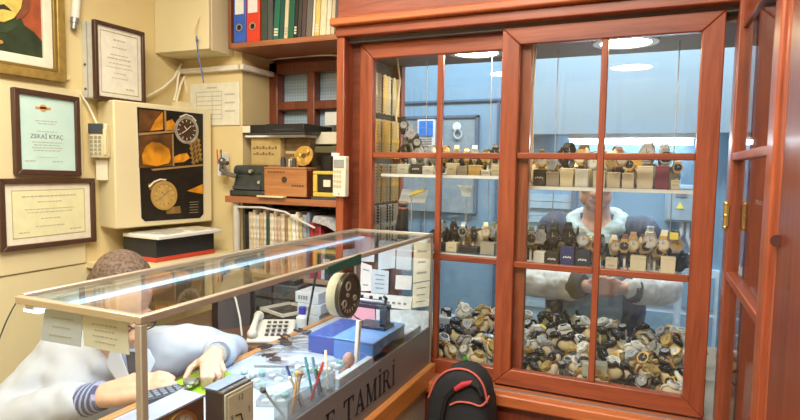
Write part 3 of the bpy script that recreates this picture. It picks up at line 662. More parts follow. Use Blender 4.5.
for i, (cn_, c) in enumerate(rcols):
    w = .014 + .008 * ((i * 7) % 3) / 2; hgt = .295 - .012 * ((i * 5) % 3) - (0 if i < 19 else .03 * min(3, (i - 18) * .6)); lean = .0 + .012 * min(i, 5) + (.03 if i > 18 else 0)
    R = Matrix.Rotation(-.02 + lean * .3, 3, 'Y')
    ctr = Vector((x + w / 2, 2.285, 1.0415 + hgt / 2))
    o = MB().obox(ctr, (w, .26, hgt), R).build('magazine', mat('sleeve_' + cn_.replace(' ', '_'), c, .55, var=.35, scale=60), bevel=.0015)
    tag(o, f'{cn_} magazine, {ORD[i] if i < 20 else "twenty-" + ORD[i - 20]} from the white post in the rack row', 'magazine', 'magazines standing in the rack')
    x += w + .0018
# fallen folder & cables over records
tag(MB().tube([onY(238, 207, 2.13), onY(262, 207.5, 2.13), onY(285, 212, 2.13), onY(303, 222, 2.13), onY(315, 228, 2.14)], .005, 8).build('white_strap', mat('strap_grey', (.62, .62, .60), .5)), 'pale strap sagging in front of the tops of the magazines', 'strap')
lp = thing('folded_newspaper', 'grey newspaper sagging over the end of the magazine row', 'newspaper', (-1.27, 2.2, 1.29))
q = MB(); q.prism([onY(314, 216, 2.13), onY(327, 218, 2.13), onY(342, 231, 2.13), onY(342, 236, 2.13), onY(326, 226, 2.13), onY(312, 222, 2.13)], (0, .22, 0)); q.build('sheets', mat('newsprint', (.42, .43, .44), .7, var=.3, scale=80), lp)
# old cash-register / typewriter
tw = thing('vintage_projector', 'dark green-grey old machine with a curved arm on the rack top', 'machine', (-1.72, 2.22, 1.398))
tm = mat('machine_green_grey', (.055, .065, .058), .4, .3, var=.25)
MB().box(-1.835, -1.635, 2.14, 2.34, 1.398, 1.425).build('base', tm, tw, bevel=.006)
MB().prism([(-1.83, 2.15, 1.425), (-1.65, 2.15, 1.425), (-1.66, 2.17, 1.50), (-1.82, 2.17, 1.50)], (0, .15, 0)).build('body', tm, tw, bevel=.008)
MB().cyl((-1.835, 2.2, 1.515), (-1.665, 2.2, 1.515), .028, n=20).build('roller', tm, tw)
MB().prism([(-1.66, 2.15, 1.425), (-1.625, 2.15, 1.43), (-1.63, 2.16, 1.52), (-1.665, 2.16, 1.53)], (0, .12, 0)).build('side_plate', tm, tw, bevel=.004)
MB().tube([(-1.80, 2.15, 1.49), (-1.845, 2.14, 1.50), (-1.875, 2.13, 1.52), (-1.868, 2.13, 1.56), (-1.835, 2.13, 1.55)], .011, 10).ball((-1.868, 2.13, 1.56), .018, 10, 8).build('crank_arm', mat('crank_grey', (.20, .19, .17), .35, .6), tw)
MB().box(-1.82, -1.66, 2.145, 2.15, 1.43, 1.445).build('key_bar', dgrey, tw)
q = MB()
for k in range(2): q.cyl((-1.72 + .05 * k, 2.166, 1.515 - .05 * k), (-1.72 + .05 * k, 2.146, 1.515 - .05 * k), .008, n=12)
q.build('knob', silver, tw)
cup = thing('pen_cup', 'white cup of coloured pens on the wall side of the old machine', 'pen cup', (-1.90, 2.16, 1.49))
MB().box(-1.915, -1.885, 2.15, 2.20, 1.49, 1.60).build('holder', white, cup, bevel=.003)
for k, c in enumerate(((.7, .1, .05), (.8, .6, .1), (.1, .1, .1))): MB().cyl((-1.91 + k * .01, 2.15, 1.545), (-1.912 + k * .012, 2.146, 1.615), .0035, n=8).build('pen', mat('pen_c%d' % k, c, .4), cup)
# kraft carton with writing, two black trays on it
kc = thing('kraft_carton', 'brown kraft carton with handwriting, under the flat black cases', 'carton', (-1.64, 2.32, 1.42))
MB().box(-1.77, -1.60, 2.22, 2.44, 1.545, 1.672).build('body', mat('kraft_card', (.52, .38, .15), .7, var=.1), kc, bevel=.002)
MB().box(-1.60, -1.599, 2.23, 2.43, 1.548, 1.668).build('tape', mat('kraft_tape', (.62, .46, .22), .5), kc)
q = MB()
for r_, n in ((1.628, 8), (1.600, 7)):
    for k in range(n): q.box(-1.755 + .0175 * k, -1.744 + .0175 * k, 2.2185, 2.22, r_ - .008, r_ + .006 * (k % 2))
q.build('handwriting', mat('marker_brown', (.22, .13, .05), .7), kc)
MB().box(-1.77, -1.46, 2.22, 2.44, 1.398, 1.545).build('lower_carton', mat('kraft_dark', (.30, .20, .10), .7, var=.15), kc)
for i, (x0, x1, y0, z0, lab, lbl) in enumerate(((-1.80, -1.645, 2.19, 1.694, 'flat black case with a cream end label lying on the kraft carton', True), (-1.64, -1.43, 2.16, 1.694, 'longer flat black case lying beside the labelled one', False))):
    c = thing('flat_case', lab, 'case', ((x0 + x1) / 2, 2.29, z0))
    MB().box(x0, x1, y0, 2.40, z0, z0 + .038).build('lid', black, c, bevel=.003)
    MB().box(x0 + .003, x1 - .003, y0 + .003, 2.398, z0 - .006, z0).build('tray', dgrey, c)
    if lbl: MB().box(x0 + .004, x0 + .05, y0 - .002, y0, z0 + .002, z0 + .034).build('label', cpaper, c)
    else: MB().box(x0 + .04, x1 - .05, y0 - .001, y0, z0 + .012, z0 + .015).build('seam', dgrey, c)
dk_ = thing('shaded_side_carton', 'dim brown carton beside the handwritten one, behind the brass mechanism', 'carton', (-1.53, 2.35, 1.545))
MB().box(-1.595, -1.46, 2.25, 2.44, 1.545, 1.671).build('body', mat('kraft_shaded_side', (.20, .13, .06), .7, var=.15), dk_, bevel=.002)  # added box: shade on the kraft carton's side face put into its colour
MB().box(-1.592, -1.463, 2.249, 2.25, 1.60, 1.612).build('tape', mat('kraft_tape', (.62, .46, .22), .5), dk_)
tag(MB().box(-1.79, -1.45, 2.2, 2.42, 1.674, 1.686).build('polystyrene_sheet', white, bevel=.002), 'white flat sheet between the kraft carton and the black cases', 'sheet')
# wooden crate
wx_ = thing('wooden_crate', 'brown wooden box with a small metal clasp in the middle of the rack top', 'wooden box', (-1.5, 2.2, 1.398))
MB().box(-1.622, -1.395, 2.125, 2.21, 1.406, 1.528).build('body', wbx, wx_, bevel=.003)
MB().box(-1.622, -1.395, 2.123, 2.21, 1.528, 1.538).build('lid', wbx, wx_, bevel=.003)
MB().ring((-1.51, 2.124, 1.482), (0, -1, 0), 0, .013, .004, 16).build('clasp', bronze, wx_)
q = MB()
for k in range(6): q.box(-1.60 + .016 * k, -1.59 + .016 * k, 2.1225, 2.124, 1.512, 1.518)
for k in range(5): q.box(-1.47 + .013 * k, -1.462 + .013 * k, 2.1225, 2.124, 1.452, 1.460)
q.build('stencil', mat('stencil_brown', (.16, .06, .02), .7), wx_)
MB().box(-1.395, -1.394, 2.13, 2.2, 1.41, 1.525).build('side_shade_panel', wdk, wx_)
tag(MB().box(-1.645, -1.50, 2.10, 2.125, 1.400, 1.408).build('wooden_ruler', mat('ruler_cream', (.78, .66, .40), .5), bevel=.001), 'pale wooden ruler lying along the rack edge before the crate', 'ruler')
# brass alarm clock / gears on the crate
br = thing('brass_mechanism', 'round brass clock movement leaning on the dark tools over the crate', 'clock movement', (-1.43, 2.17, 1.538))
Rm = Matrix.Rotation(math.radians(-25), 3, 'Y')
cc = Vector((-1.435, 2.17, 1.587))
q = MB(); q.ring(cc, Rm @ Vector((.2, -1, .2)), .012, .046, .008, 30); q.build('plate', brass, br)
for a in (0.5, 2.6, 4.5): q = MB(); d = Rm @ Vector((math.cos(a) * .026, -.012, math.sin(a) * .026)); q.ring(cc + d, (.2, -1, .2), 0, .012, .006, 14); q.build('gear', gold, br)
MB().box(-1.50, -1.455, 2.15, 2.18, 1.538, 1.585).build('bracket', brass, br, bevel=.003)
for i, (px_, r_) in enumerate(((-1.535, .02), (-1.50, .016), (-1.475, .018))):
    o = MB().cyl((px_, 2.15, 1.538), (px_, 2.15, 1.538 + r_ * 1.6), r_ * .6, n=12).ball((px_, 2.15, 1.538 + r_ * 1.8), r_ * .55, 10, 7).build('metal_fitting', silver if i % 2 else dgrey)
    tag(o, f'small round metal fitting on the crate, {ORD[i]} from the kraft carton side', 'fitting', 'fittings on the crate')
mt_ = thing('black_motor', 'black boxy motor with a khaki cover behind the yellow machine', 'motor', (-1.34, 2.26, 1.398))
MB().box(-1.385, -1.275, 2.22, 2.33, 1.398, 1.60).build('body', black, mt_, bevel=.012)
MB().box(-1.43, -1.27, 2.24, 2.34, 1.60, 1.635).build('cover', mat('khaki_cover', (.12, .11, .05), .6), mt_, bevel=.008)
# yellow timing machine
ym = thing('yellow_machine', 'yellow and black boxed instrument at the end of the rack top', 'instrument', (-1.3, 2.2, 1.398))
yel = mat('machine_yellow', (.68, .50, .07), .45)
q = MB(); q.box(-1.366, -1.225, 2.13, 2.20, 1.41, 1.43).box(-1.366, -1.225, 2.13, 2.20, 1.508, 1.523).box(-1.366, -1.345, 2.13, 2.20, 1.43, 1.508).box(-1.245, -1.225, 2.13, 2.20, 1.43, 1.508)
q.build('housing', yel, ym, bevel=.004)
MB().box(-1.346, -1.244, 2.14, 2.20, 1.428, 1.51).build('recess_panel', black, ym)
MB().box(-1.315, -1.28, 2.136, 2.142, 1.455, 1.485).build('dial_window', cpaper, ym)
MB().box(-1.37, -1.22, 2.125, 2.205, 1.398, 1.41).build('foot_plate', dgrey, ym)
# papers stuck on window
tag(MB().box(onY(325, 0, 2.41).x, -1.19, 2.415, 2.42, onY(330, 125, 2.41).z, onY(330, 112, 2.41).z).build('taped_note', white), 'white note stuck to the lower window pane beside the jamb', 'note')
tag(MB().box(onY(321, 0, 2.38).x, -1.20, 2.30, 2.38, onY(330, 145, 2.38).z, onY(330, 133, 2.38).z).build('cream_box', cpaper, bevel=.003), 'cream box standing high behind the black motor under the taped note', 'box')
tag(MB().box(-1.33, -1.2, 2.22, 2.36, 1.44, 1.61).build('grey_device', mat('device_grey', (.20, .19, .17), .5), bevel=.006), 'grey boxed device behind the yellow instrument by the jamb', 'device')
# keypad handset on the jamb
hs = thing('wall_handset', 'off-white keypad handset hung on the red jamb of the display', 'handset', (-1.17, 1.96, 1.42))
a = onY(334, 156, 1.965); b = onY(346.5, 197, 1.965)
MB().box(a.x, b.x, 1.955, 1.985, b.z, a.z).build('body', mat('handset_white', (.80, .75, .58), .45), hs, bevel=.004)
MB().box(a.x + .006, b.x - .006, 1.952, 1.956, a.z - .045, a.z - .014).build('screen', mat('screen_grey', (.30, .32, .30), .3), hs)
q = MB()
for i in range(4):
    for j in range(3): q.box(a.x + .006 + j * .0125, a.x + .0145 + j * .0125, 1.952, 1.956, a.z - .066 - i * .019, a.z - .055 - i * .019)
q.build('keypad', mat('keys_tan', (.62, .48, .30), .5), hs)
MB().box(a.x - .008, a.x + .022, 1.96, 1.985, a.z, a.z + .012).build('earpiece_cap', white, hs)
MB().ring(((a.x + b.x) / 2, 1.955, b.z + .012), (0, -1, 0), 0, .003, .002, 10).build('indicator', mat('indicator_red', (.7, .05, .03), .4), hs)

# ================================================================== COUNTER AND GLASS GUARD
DZ = .94
ctn = thing('repair_counter', 'repair counter with pale work top, grey lettered fascia and orange wood edge', 'counter', (-.95, 1.3, 0))
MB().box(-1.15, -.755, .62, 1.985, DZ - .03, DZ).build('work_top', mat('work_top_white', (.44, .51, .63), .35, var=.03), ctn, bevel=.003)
MB().box(-1.175, -1.15, .62, 1.985, DZ - .034, DZ + .004).build('back_edge', wood('desk_edge_wood', (.42, .20, .07), (.60, .32, .13), 'y'), ctn, bevel=.004)
MB().box(-.756, -.748, .62, 1.995, .806, .948).build('fascia_band', mat('fascia_grey', (.19, .19, .20), .35, var=.08, scale=2), ctn)
MB().box(-.78, -.728, .55, 2.0, .733, .806).build('edge_strip', wor, ctn, bevel=.006)
MB().box(-.80, -.752, .55, 1.97, 0, .733).build('front_panel', mat('counter_cream', (.72, .65, .50), .5, var=.05), ctn)
MB().box(-1.15, -.80, 1.93, 1.97, 0, DZ - .03).build('end_panel', mat('counter_cream', (.72, .65, .50), .5, var=.05), ctn)
# serif lettering on the fascia
def glyph(ch):
    """serif capital in a 1 x 1 box: list of polygons (x, z), and advance width"""
    T = .13; t = .055; sf = .045
    def bar(x0, x1, z0, z1): return [(x0, z0), (x1, z0), (x1, z1), (x0, z1)]
    def stem(x, w): return [bar(x - w / 2, x + w / 2, 0, 1), bar(x - w / 2 - .08, x + w / 2 + .08, 0, sf), bar(x - w / 2 - .08, x + w / 2 + .08, 1 - sf, 1)]
    if ch == 'I': return stem(.16, T), .36
    if ch == '\u0130': return stem(.16, T) + [[(.16 + .085 * math.cos(a * PI / 5), 1.20 + .085 * math.sin(a * PI / 5)) for a in range(10)]], .36
    if ch == 'T': return [bar(.34, .34 + T, 0, 1), bar(.25, .56, 0, sf), bar(0, .81, 1 - .06, 1), [(0, .74), (.04, .74), (.10, .95), (0, .95)], [(.81, .74), (.77, .74), (.71, .95), (.81, .95)]], .86
    if ch == 'E': return [bar(.08, .08 + T, 0, 1), bar(0, .66, 0, .055), bar(0, .64, .945, 1), bar(.2, .5, .48, .54), bar(.47, .51, .38, .64), [(.66, .24), (.62, .24), (.54, .03), (.66, .03)], [(.64, .78), (.60, .78), (.54, .97), (.64, .97)]], .74
    if ch == 'A': return [[(.10, 0), (.16, 0), (.44, .92), (.42, 1)], [(.64, 0), (.80, 0), (.45, 1.02), (.40, .90)], bar(.22, .66, .30, .36), bar(0, .26, 0, sf), bar(.54, .90, 0, sf)], .90
    if ch == 'M': return [bar(.10, .155, 0, 1), bar(.80, .80 + T, 0, 1), [(.06, 1), (.22, 1), (.53, .12), (.46, 0)], [(.46, 0), (.53, .12), (.85, 1), (.80, 1)], bar(0, .26, 0, sf), bar(.70, 1.03, 0, sf), bar(0, .2, 1 - sf, 1), bar(.8, 1.03, 1 - sf, 1)], 1.10
    if ch == 'R':
        pol = [bar(.08, .08 + T, 0, 1), bar(0, .30, 0, sf), bar(0, .36, 1 - .05, 1), bar(.2, .42, .48, .53)]
        n = 9; cx, cz, ro, ri = .38, .74, .26, .15
        for k in range(n):
            a0 = -PI / 2 + PI * k / n; a1 = -PI / 2 + PI * (k + 1) / n
            pol.append([(cx + ri * math.cos(a0) , cz + (ro - .05) * math.sin(a0)), (cx + ro * math.cos(a0), cz + ro * math.sin(a0)), (cx + ro * math.cos(a1), cz + ro * math.sin(a1)), (cx + ri * math.cos(a1), cz + (ro - .05) * math.sin(a1))])
        pol += [[(.34, .50), (.50, .50), (.84, 0), (.66, 0)], bar(.62, .92, 0, sf)]
        return pol, .92
    return [], .45
lm = mat('letter_black', (.012, .012, .014), .4)
HL = .068; y = 1.232; wsc = .068
for ch in 'E TAM\u0130R\u0130':
    pol, adv = glyph(ch)
    if pol:
        q = MB()
        for p in pol: q.prism([(-.748, y + u * wsc, .838 + w * HL) for u, w in p], (.0012, 0, 0))
        q.build('letter', lm, ctn, smooth=0)
    y += (adv + .10) * wsc

gd = thing('glass_guard', 'aluminium framed glass guard box standing on the repair counter with a light strip', 'glass guard', (-.92, 1.33, DZ))
X0, X1g, Y0, Y1, ZT = -1.075, -.744, .655, 1.99, 1.302
r_ = .014
MB().box(X1g - r_, X1g, Y0, Y1, ZT - r_, ZT).build('frame_rail', alu, gd, bevel=.002)
MB().box(X0, X0 + r_, Y0 + .02, Y1, ZT - r_, ZT).build('frame_rail', alu, gd, bevel=.002)
MB().box(X0 + .016, X1g - r_, Y0, Y0 + r_, ZT - r_, ZT).build('frame_rail', alu, gd, bevel=.002)
MB().box(X0 + r_, X1g - r_, Y1 - r_, Y1, ZT - r_, ZT).build('frame_rail', alu, gd, bevel=.002)
MB().box(X1g - r_, X1g, Y0, Y0 + r_, .80, ZT - r_).build('corner_post', alug, gd, bevel=.002)
MB().box(X1g - .010, X1g, Y1 - .010, Y1, .80, ZT - r_).build('corner_post', alug, gd, bevel=.002)
MB().box(X0, X0 + .010, Y1 - .010, Y1, DZ, ZT - r_).build('corner_post', alug, gd, bevel=.002)
MB().box(X1g - .008, X1g - .004, Y0 + r_, Y1 - .01, DZ + .008, ZT - r_).build('front_pane', g_case, gd)
MB().box(X0 + r_, X1g - r_, Y0 + r_, Y1 - r_, ZT - .009, ZT - .005).build('top_pane', g_case, gd)
edge = [(20, 297), (13, 308), (6, 322), (0, 337), (-6, 360), (-9, 385), (-10, 418)]
ep = [onY(x_, y_, Y0 + .006) for x_, y_ in edge]
MB().prism([(X1g - r_, Y0 + .006, ZT - r_)] + ep + [(X1g - r_, Y0 + .006, ep[-1].z)], (0, .004, 0)).build('end_pane', g_case, gd)
MB().tube(ep, .0014, 6).build('pane_edge', mat('glass_edge_dark', (.08, .10, .07), .3), gd)
MB().box(X0, X1g - r_, Y1 - .009, Y1 - .005, DZ, ZT - r_).build('far_pane', g_case, gd)
MB().box(X0 + .014, X0 + .036, Y0 + .02, Y1 - .02, ZT - .028, ZT - .0145).build('light_strip_channel', alu, gd)
q = MB().box(X0 + .008, X0 + .050, Y0 + .02, Y1 - .02, ZT - .034, ZT - .028); q.build('light_strip', emis('light_strip_glow', (.50, .74, 1.0), 2.8), gd)
MB().prism([onX(328, 267, X1g + .001), onX(361, 253.5, X1g + .001), onX(361, 263.5, X1g + .001), onX(328, 275, X1g + .001)], (.001, 0, 0)).build('green_label', mat('label_green', (.01, .09, .06), .4), gd)
# speaking hole disc
sd = thing('speaking_disc', 'dark round speaking grille with a cream collar set in the front glass', 'speaking grille', (-.74, 1.335, 1.138))
cS = Vector((-.744, 1.335, 1.200))
q = MB(); q.ring(cS - Vector((.034, 0, 0)), (1, 0, 0), .046, .058, .03, 40); q.build('collar', mat('collar_cream', (.72, .70, .52), .4), sd)
q = MB(); q.ring(cS - Vector((.006, 0, 0)), (1, 0, 0), 0, .0615, .012, 44); q.build('disc', bronze, sd, bevel=.003)
q = MB(); q.ring(cS + Vector((.006, 0, 0)), (1, 0, 0), .0545, .061, .003, 44); q.build('rim', mat('bronze_rim', (.16, .14, .10), .35, .8), sd)
for a, rr, d_ in ((1.9, .013, .028), (-2.6, .011, .034), (2.9, .006, .012), (-.4, .008, .03)):
    h_ = cS + Vector((.0061, math.cos(a) * d_, math.sin(a) * d_))
    q = MB(); q.ring(h_, (1, 0, 0), rr * .62, rr, .003, 20); q.build('hole_ring', alug, sd)
    q = MB(); q.ring(h_, (1, 0, 0), 0, rr * .62, .001, 20); q.build('hole', black, sd)
q = MB()
for k in range(7):
    a = 3.5 + k * .32; d_ = .043; q.obox(cS + Vector((.0065, math.cos(a) * d_, math.sin(a) * d_)), (.002, .010, .004), Matrix.Rotation(a, 3, 'X'))
q.build('slots', alug, sd)
# papers on the panes
def pane_note(px, Y, m, lab, nl=0, inkm=inkl, dy=.0015):
    p = [onY(x_, y_, Y) for x_, y_ in px]
    n = thing('taped_note', lab, 'note', tuple(p[0]))
    MB().prism(p, (0, dy, 0)).build('sheet', m, n, smooth=0)
    if nl:
        q = MB(); a, b, c, d = p
        for k in range(nl):
            t0 = .2 + .55 * k / max(1, nl - 1) if nl > 1 else .5
            l = a.lerp(d, t0); r = b.lerp(c, t0)
            s0 = l.lerp(r, .22 + .05 * (k % 2)); s1 = l.lerp(r, .80 - .06 * (k % 2)); hz = (d - a) * .045
            cnt = 6
            for j in range(cnt):
                u = s0.lerp(s1, j / cnt); v = s0.lerp(s1, (j + .72) / cnt)
                q.prism([u + Vector((0, -.0006, 0)), v + Vector((0, -.0006, 0)), v + hz + Vector((0, -.0006, 0)), u + hz + Vector((0, -.0006, 0))], (0, .0005, 0))
        q.build('handwriting', inkm, n, smooth=0)
    return n
pane_note([(45, 309), (83, 314), (80, 347), (40, 340)], Y0 + .012, bwhite, 'bluish white note taped to the end glass in front of the watchmaker', 3)
pane_note([(82, 315), (127, 322), (129, 355), (84, 346)], Y0 + .012, mat('note_cream', (.80, .80, .66), .8), 'cream note taped to the end glass beside the corner post', 4)
YP = 1.972
for px, m, lab, nl in (
    ([(356, 235), (375, 238), (374, 262), (355, 261)], bwhite, 'tall blank sheet on the far glass, uppermost and nearest the desk side', 0),
    ([(343, 250), (356, 248), (356, 262), (343, 258)], bwhite, 'small blank sheet low beside the tallest sheet on the far glass', 0),
    ([(379, 240), (396, 241), (395, 268), (378, 270)], bwhite, 'blank white sheet, second along the top row on the far glass', 0),
    ([(397, 239), (412, 240), (411, 270), (396, 269)], bwhite, 'blank white sheet, third along the top row on the far glass', 0),
    ([(414, 242), (431, 243), (430, 280), (413, 283)], cpaper, 'upper cream sheet taped by the corner of the far glass', 3),
    ([(413, 284), (430, 281), (429, 306), (412, 308)], cpaper, 'lower cream sheet taped by the corner of the far glass', 3),
    ([(361, 262), (372, 266), (371, 291), (360, 291)], white, 'narrow white sheet in the second row on the far glass', 2),
    ([(372, 269), (389, 271), (388, 294), (371, 293)], bwhite, 'square bluish sheet in the second row on the far glass', 4),
    ([(396, 275), (412, 276), (411, 290), (395, 289)], white, 'small white card in the middle of the far glass', 0)):
    pane_note(px, YP, m, lab, nl, ink)
wb_ = pane_note([(357, 292), (412, 297), (411, 310), (356, 304)], YP - .003, white, 'long white printed strip across the far glass below the sheets', 0)
q = MB()
for k in range(9):
    a = onY(360 + k * 5.6, 300 + k * .5, YP - .005); q.box(a.x - .006, a.x + .006, a.y, a.y + .001, a.z - .004, a.z + .004)
q.build('bold_print', ink, wb_)
pane_note([(352, 305), (375, 307), (375, 326), (352, 324)], YP - .002, mat('note_pink', (.85, .42, .55), .7), 'pink sheet low on the far glass behind the blue box', 0)
pane_note([(376, 309), (429, 311), (428, 338), (376, 332)], YP - .001, mat('poly_white', (.70, .76, .80), .5, var=.15, scale=40), 'wide pale sheet low on the far glass beside the pink one', 0)

# ================================================================== THINGS ON THE COUNTER
# clocks
def dial(parent, c, r, axis_x, rimm, facem, nums=True, hands=(2.2, .9), name=''):
    q = MB(); q.ring(c, (1, 0, 0), r * .86, r, .008, 40); q.build('bezel', rimm, parent)
    q = MB(); q.ring(c, (1, 0, 0), 0, r * .88, .003, 40); q.build('dial', facem, parent)
    q = MB()
    for k in range(12):
        a = k * PI / 6; q.obox(Vector(c) + Vector((.0035, math.cos(a) * r * .70, math.sin(a) * r * .70)), (.001, r * .14, r * .05), Matrix.Rotation(a, 3, 'X'))
    q.build('hour_marks', ink, parent)
    q = MB()
    for a, l in zip(hands, (.6, .4)): q.obox(Vector(c) + Vector((.0045, math.cos(a) * r * l * .5, math.sin(a) * r * l * .5)), (.001, r * l, r * .06), Matrix.Rotation(a, 3, 'X'))
    q.build('hands', black, parent)
wk = thing('walnut_clock', 'dark walnut box clock with a brass ringed dial, behind the guard front glass', 'clock', (-.85, .78, DZ))
MB().box(-.876, -.818, .70, .874, DZ, 1.076).build('case', wclk, wk, bevel=.002)
MB().box(-.878, -.817, .699, .875, 1.076, 1.080).build('lit_top', mat('clock_top_lit_lilac', (.36, .41, .58), .3), wk)  # bluish light on the walnut top is put into this layer's colour
dial(wk, (-.818, .803, 1.026), .046, 1, brass, mat('clock_silver_dial', (.62, .62, .58), .35), hands=(1.2, 2.6))
ck = thing('square_clock', 'small square cream faced alarm clock showing 12, 3 and 9, beside the walnut clock', 'clock', (-.80, .93, DZ))
MB().box(-.835, -.784, .893, .983, DZ, 1.082).build('case', mat('clock_bronze', (.09, .075, .06), .4, .3), ck, bevel=.004)
MB().box(-.784, -.780, .893, .983, DZ + .004, 1.078).build('face_frame', mat('clock_frame_cream', (.62, .60, .48), .45, .1), ck, bevel=.002)
MB().box(-.780, -.7785, .901, .975, .956, 1.070).build('dial', mat('clock_cream_dial', (.66, .64, .50), .5), ck)
cC = Vector((-.7782, .938, 1.022))
for tx, dy, dz_ in (('12', 0, .036), ('3', .027, 0), ('9', -.027, 0), ('6', 0, -.038)): text_mesh('numeral', tx, .018, ink, ck, cC + Vector((.0004, dy, dz_)), RX_)
q = MB()
for a, l in ((3.0, .018), (-1.3, .024)): q.obox(cC + Vector((.001, math.cos(a) * l / 2, math.sin(a) * l / 2)), (.001, l, .003), Matrix.Rotation(a, 3, 'X'))
q.build('hands', black, ck)
q = MB(); q.cyl((-.81, .983, 1.06), (-.81, .997, 1.06), .007, n=12).cyl((-.81, .983, 1.0), (-.81, .993, 1.0), .005, n=12).cyl((-.82, .983, 1.04), (-.82, .993, 1.04), .005, n=12); q.build('winding_knob', bronze, ck)
MB().box(-.836, -.800, .892, .984, 1.082, 1.085).build('top_plate', mat('clock_top_blue', (.20, .26, .38), .3), ck)
mtt = MB().prism([(-1.185, 1.105, DZ + .005), (-1.05, 1.085, DZ + .005), (-1.035, 1.27, DZ + .005), (-1.175, 1.275, DZ + .005)], (0, 0, .003))
tag(mtt.build('cutting_mat', mat('mat_lime', (.34, .66, .02), .6, var=.04)), 'bright lime green mat under the watchmaker\'s hands', 'mat')
tag(MB().prism([(-1.05, 1.14, DZ + .001), (-.97, 1.08, DZ + .001), (-.93, 1.16, DZ + .001), (-1.0, 1.26, DZ + .001)], (0, 0, .008)).build('steel_tray', mat('tray_blue_white', (.70, .78, .90), .3), bevel=.002), 'pale tray on the work top in front of the lime mat', 'tray')
kp = thing('calculator', 'dark calculator with grey keys by the watchmaker\'s hand on the lime mat', 'calculator', (-1.12, 1.13, DZ + .008))
RK = Matrix.Rotation(math.radians(62), 3, 'Z')
kc_ = onZ(163, 394, DZ + .018)
MB().obox(kc_, (.10, .062, .014), RK).build('body', dgrey, kp, bevel=.002)
q = MB()
for i in range(5):
    for j in range(4): q.obox(kc_ + RK @ Vector((-.036 + i * .018, -.021 + j * .014, .008)), (.012, .010, .004), RK)
q.build('keypad', mat('keys_bluegrey', (.20, .24, .30), .5), kp)
# blue box and press
bx_ = thing('blue_tool_box', 'blue plastic tool box at the far end of the work top under the press', 'tool box', (-.85, 1.65, DZ))
MB().box(-.905, -.765, 1.535, 1.78, DZ, 1.003).build('body', mat('box_blue', (.10, .26, .66), .35), bx_, bevel=.004)
MB().box(-1.01, -.907, 1.55, 1.77, DZ, 1.000).build('side_drawer', mat('box_deep_blue', (.05, .10, .36), .35), bx_, bevel=.004)
MB().box(-.908, -.762, 1.532, 1.783, 1.003, 1.008).build('lid', mat('box_blue_lid', (.16, .36, .78), .3), bx_, bevel=.002)
pr = thing('bracelet_press', 'blue-black hand press with a horizontal spindle standing on the blue box', 'hand press', (-.84, 1.7, 1.008))
pm = mat('press_dark_blue', (.02, .035, .075), .3, .4)
MB().box(-.895, -.785, 1.66, 1.735, 1.008, 1.020).build('base', pm, pr, bevel=.003)
MB().box(-.815, -.79, 1.68, 1.715, 1.02, 1.075).build('column', pm, pr, bevel=.003)
MB().box(-.925, -.785, 1.682, 1.712, 1.072, 1.088).build('arm', pm, pr, bevel=.003)
MB().cyl((-.94, 1.697, 1.095), (-.80, 1.697, 1.095), .009, n=14).build('spindle', mat('press_steel', (.30, .33, .38), .3, .8), pr)
q = MB()
for k in range(4): q.cyl((-.925 + k * .035, 1.697, 1.095), (-.925 + k * .035, 1.697, 1.112), .006, n=10)
q.build('clamp_screw', pm, pr)
MB().tube([(-.80, 1.69, 1.10), (-.785, 1.67, 1.115), (-.79, 1.66, 1.125)], .005, 8).build('lever', pm, pr)
MB().tube([(-.92, 1.69, 1.075), (-.93, 1.69, 1.05), (-.905, 1.685, 1.035), (-.88, 1.69, 1.022)], .0025, 6).build('cord', black, pr)
# white organiser along the front edge
og = thing('desk_organiser', 'long white ridge of paper slips standing along the front glass of the counter', 'organiser', (-.775, 1.5, DZ))
MB().box(-.785, -.765, 1.33, 1.93, DZ, .965).build('tray', bwhite, og, bevel=.002)
MB().box(-.80, -.765, 1.60, 1.75, DZ, .975).build('slip_stack', mat('slip_lightblue', (.45, .62, .85), .5), og, bevel=.002)
tag(MB().obox((-.80, 1.50, 1.012), (.012, .016, .14), Matrix.Rotation(-.12, 3, 'X')).build('white_stick', white, bevel=.002), 'white flat stick standing upright before the blue box', 'stick')
pk = thing('small_pouch', 'small pinkish pouch of parts at the foot of the white stick', 'pouch', (-.80, 1.47, DZ))
MB().ball((-.805, 1.455, .975), (.018, .02, .022), 12, 9).build('bulb', mat('pouch_pink', (.55, .36, .32), .6, var=.2), pk)
MB().caps([(-.80, 1.44, .95), (-.79, 1.42, .965), (-.80, 1.41, .95)], [.013, .010, .012], 10).build('strap', mat('pouch_brown', (.25, .15, .12), .6), pk)
# brushes and pens
pens = [('brush', 'bristle brush with a grey handle', (.35, .40, .38), 300, 385, 1.32), ('brush', 'bristle brush with a yellow tuft and wooden handle', (.62, .36, .12), 309, 392, 1.30), ('brush', 'pale brush with a dark ferrule', (.50, .46, .40), 316, 390, 1.31), ('pen', 'dark blue ball pen', (.06, .08, .35), 322, 392, 1.32),
        ('pen', 'white ball pen with a steel clip', (.75, .75, .75), 328, 386, 1.33), ('pen', 'red marker pen', (.65, .04, .04), 334, 382, 1.34), ('pen', 'teal marker pen', (.02, .28, .36), 338, 380, 1.35), ('pen', 'light blue marker pen', (.15, .40, .70), 342, 378, 1.36), ('pen', 'green capped pen', (.03, .35, .15), 346, 378, 1.37), ('pen', 'cream capped pen', (.75, .70, .55), 292, 400, 1.29)]
hold = thing('pen_holder', 'low clear pen holder standing against the front glass by the lettering', 'pen holder', (-.785, 1.22, DZ))
MB().box(-.805, -.765, 1.09, 1.31, DZ, DZ + .003).box(-.805, -.803, 1.09, 1.31, DZ, DZ + .055).box(-.767, -.765, 1.09, 1.31, DZ, DZ + .055).box(-.805, -.765, 1.09, 1.092, DZ, DZ + .055).box(-.805, -.765, 1.308, 1.31, DZ, DZ + .055).build('trough', g_cup, hold)
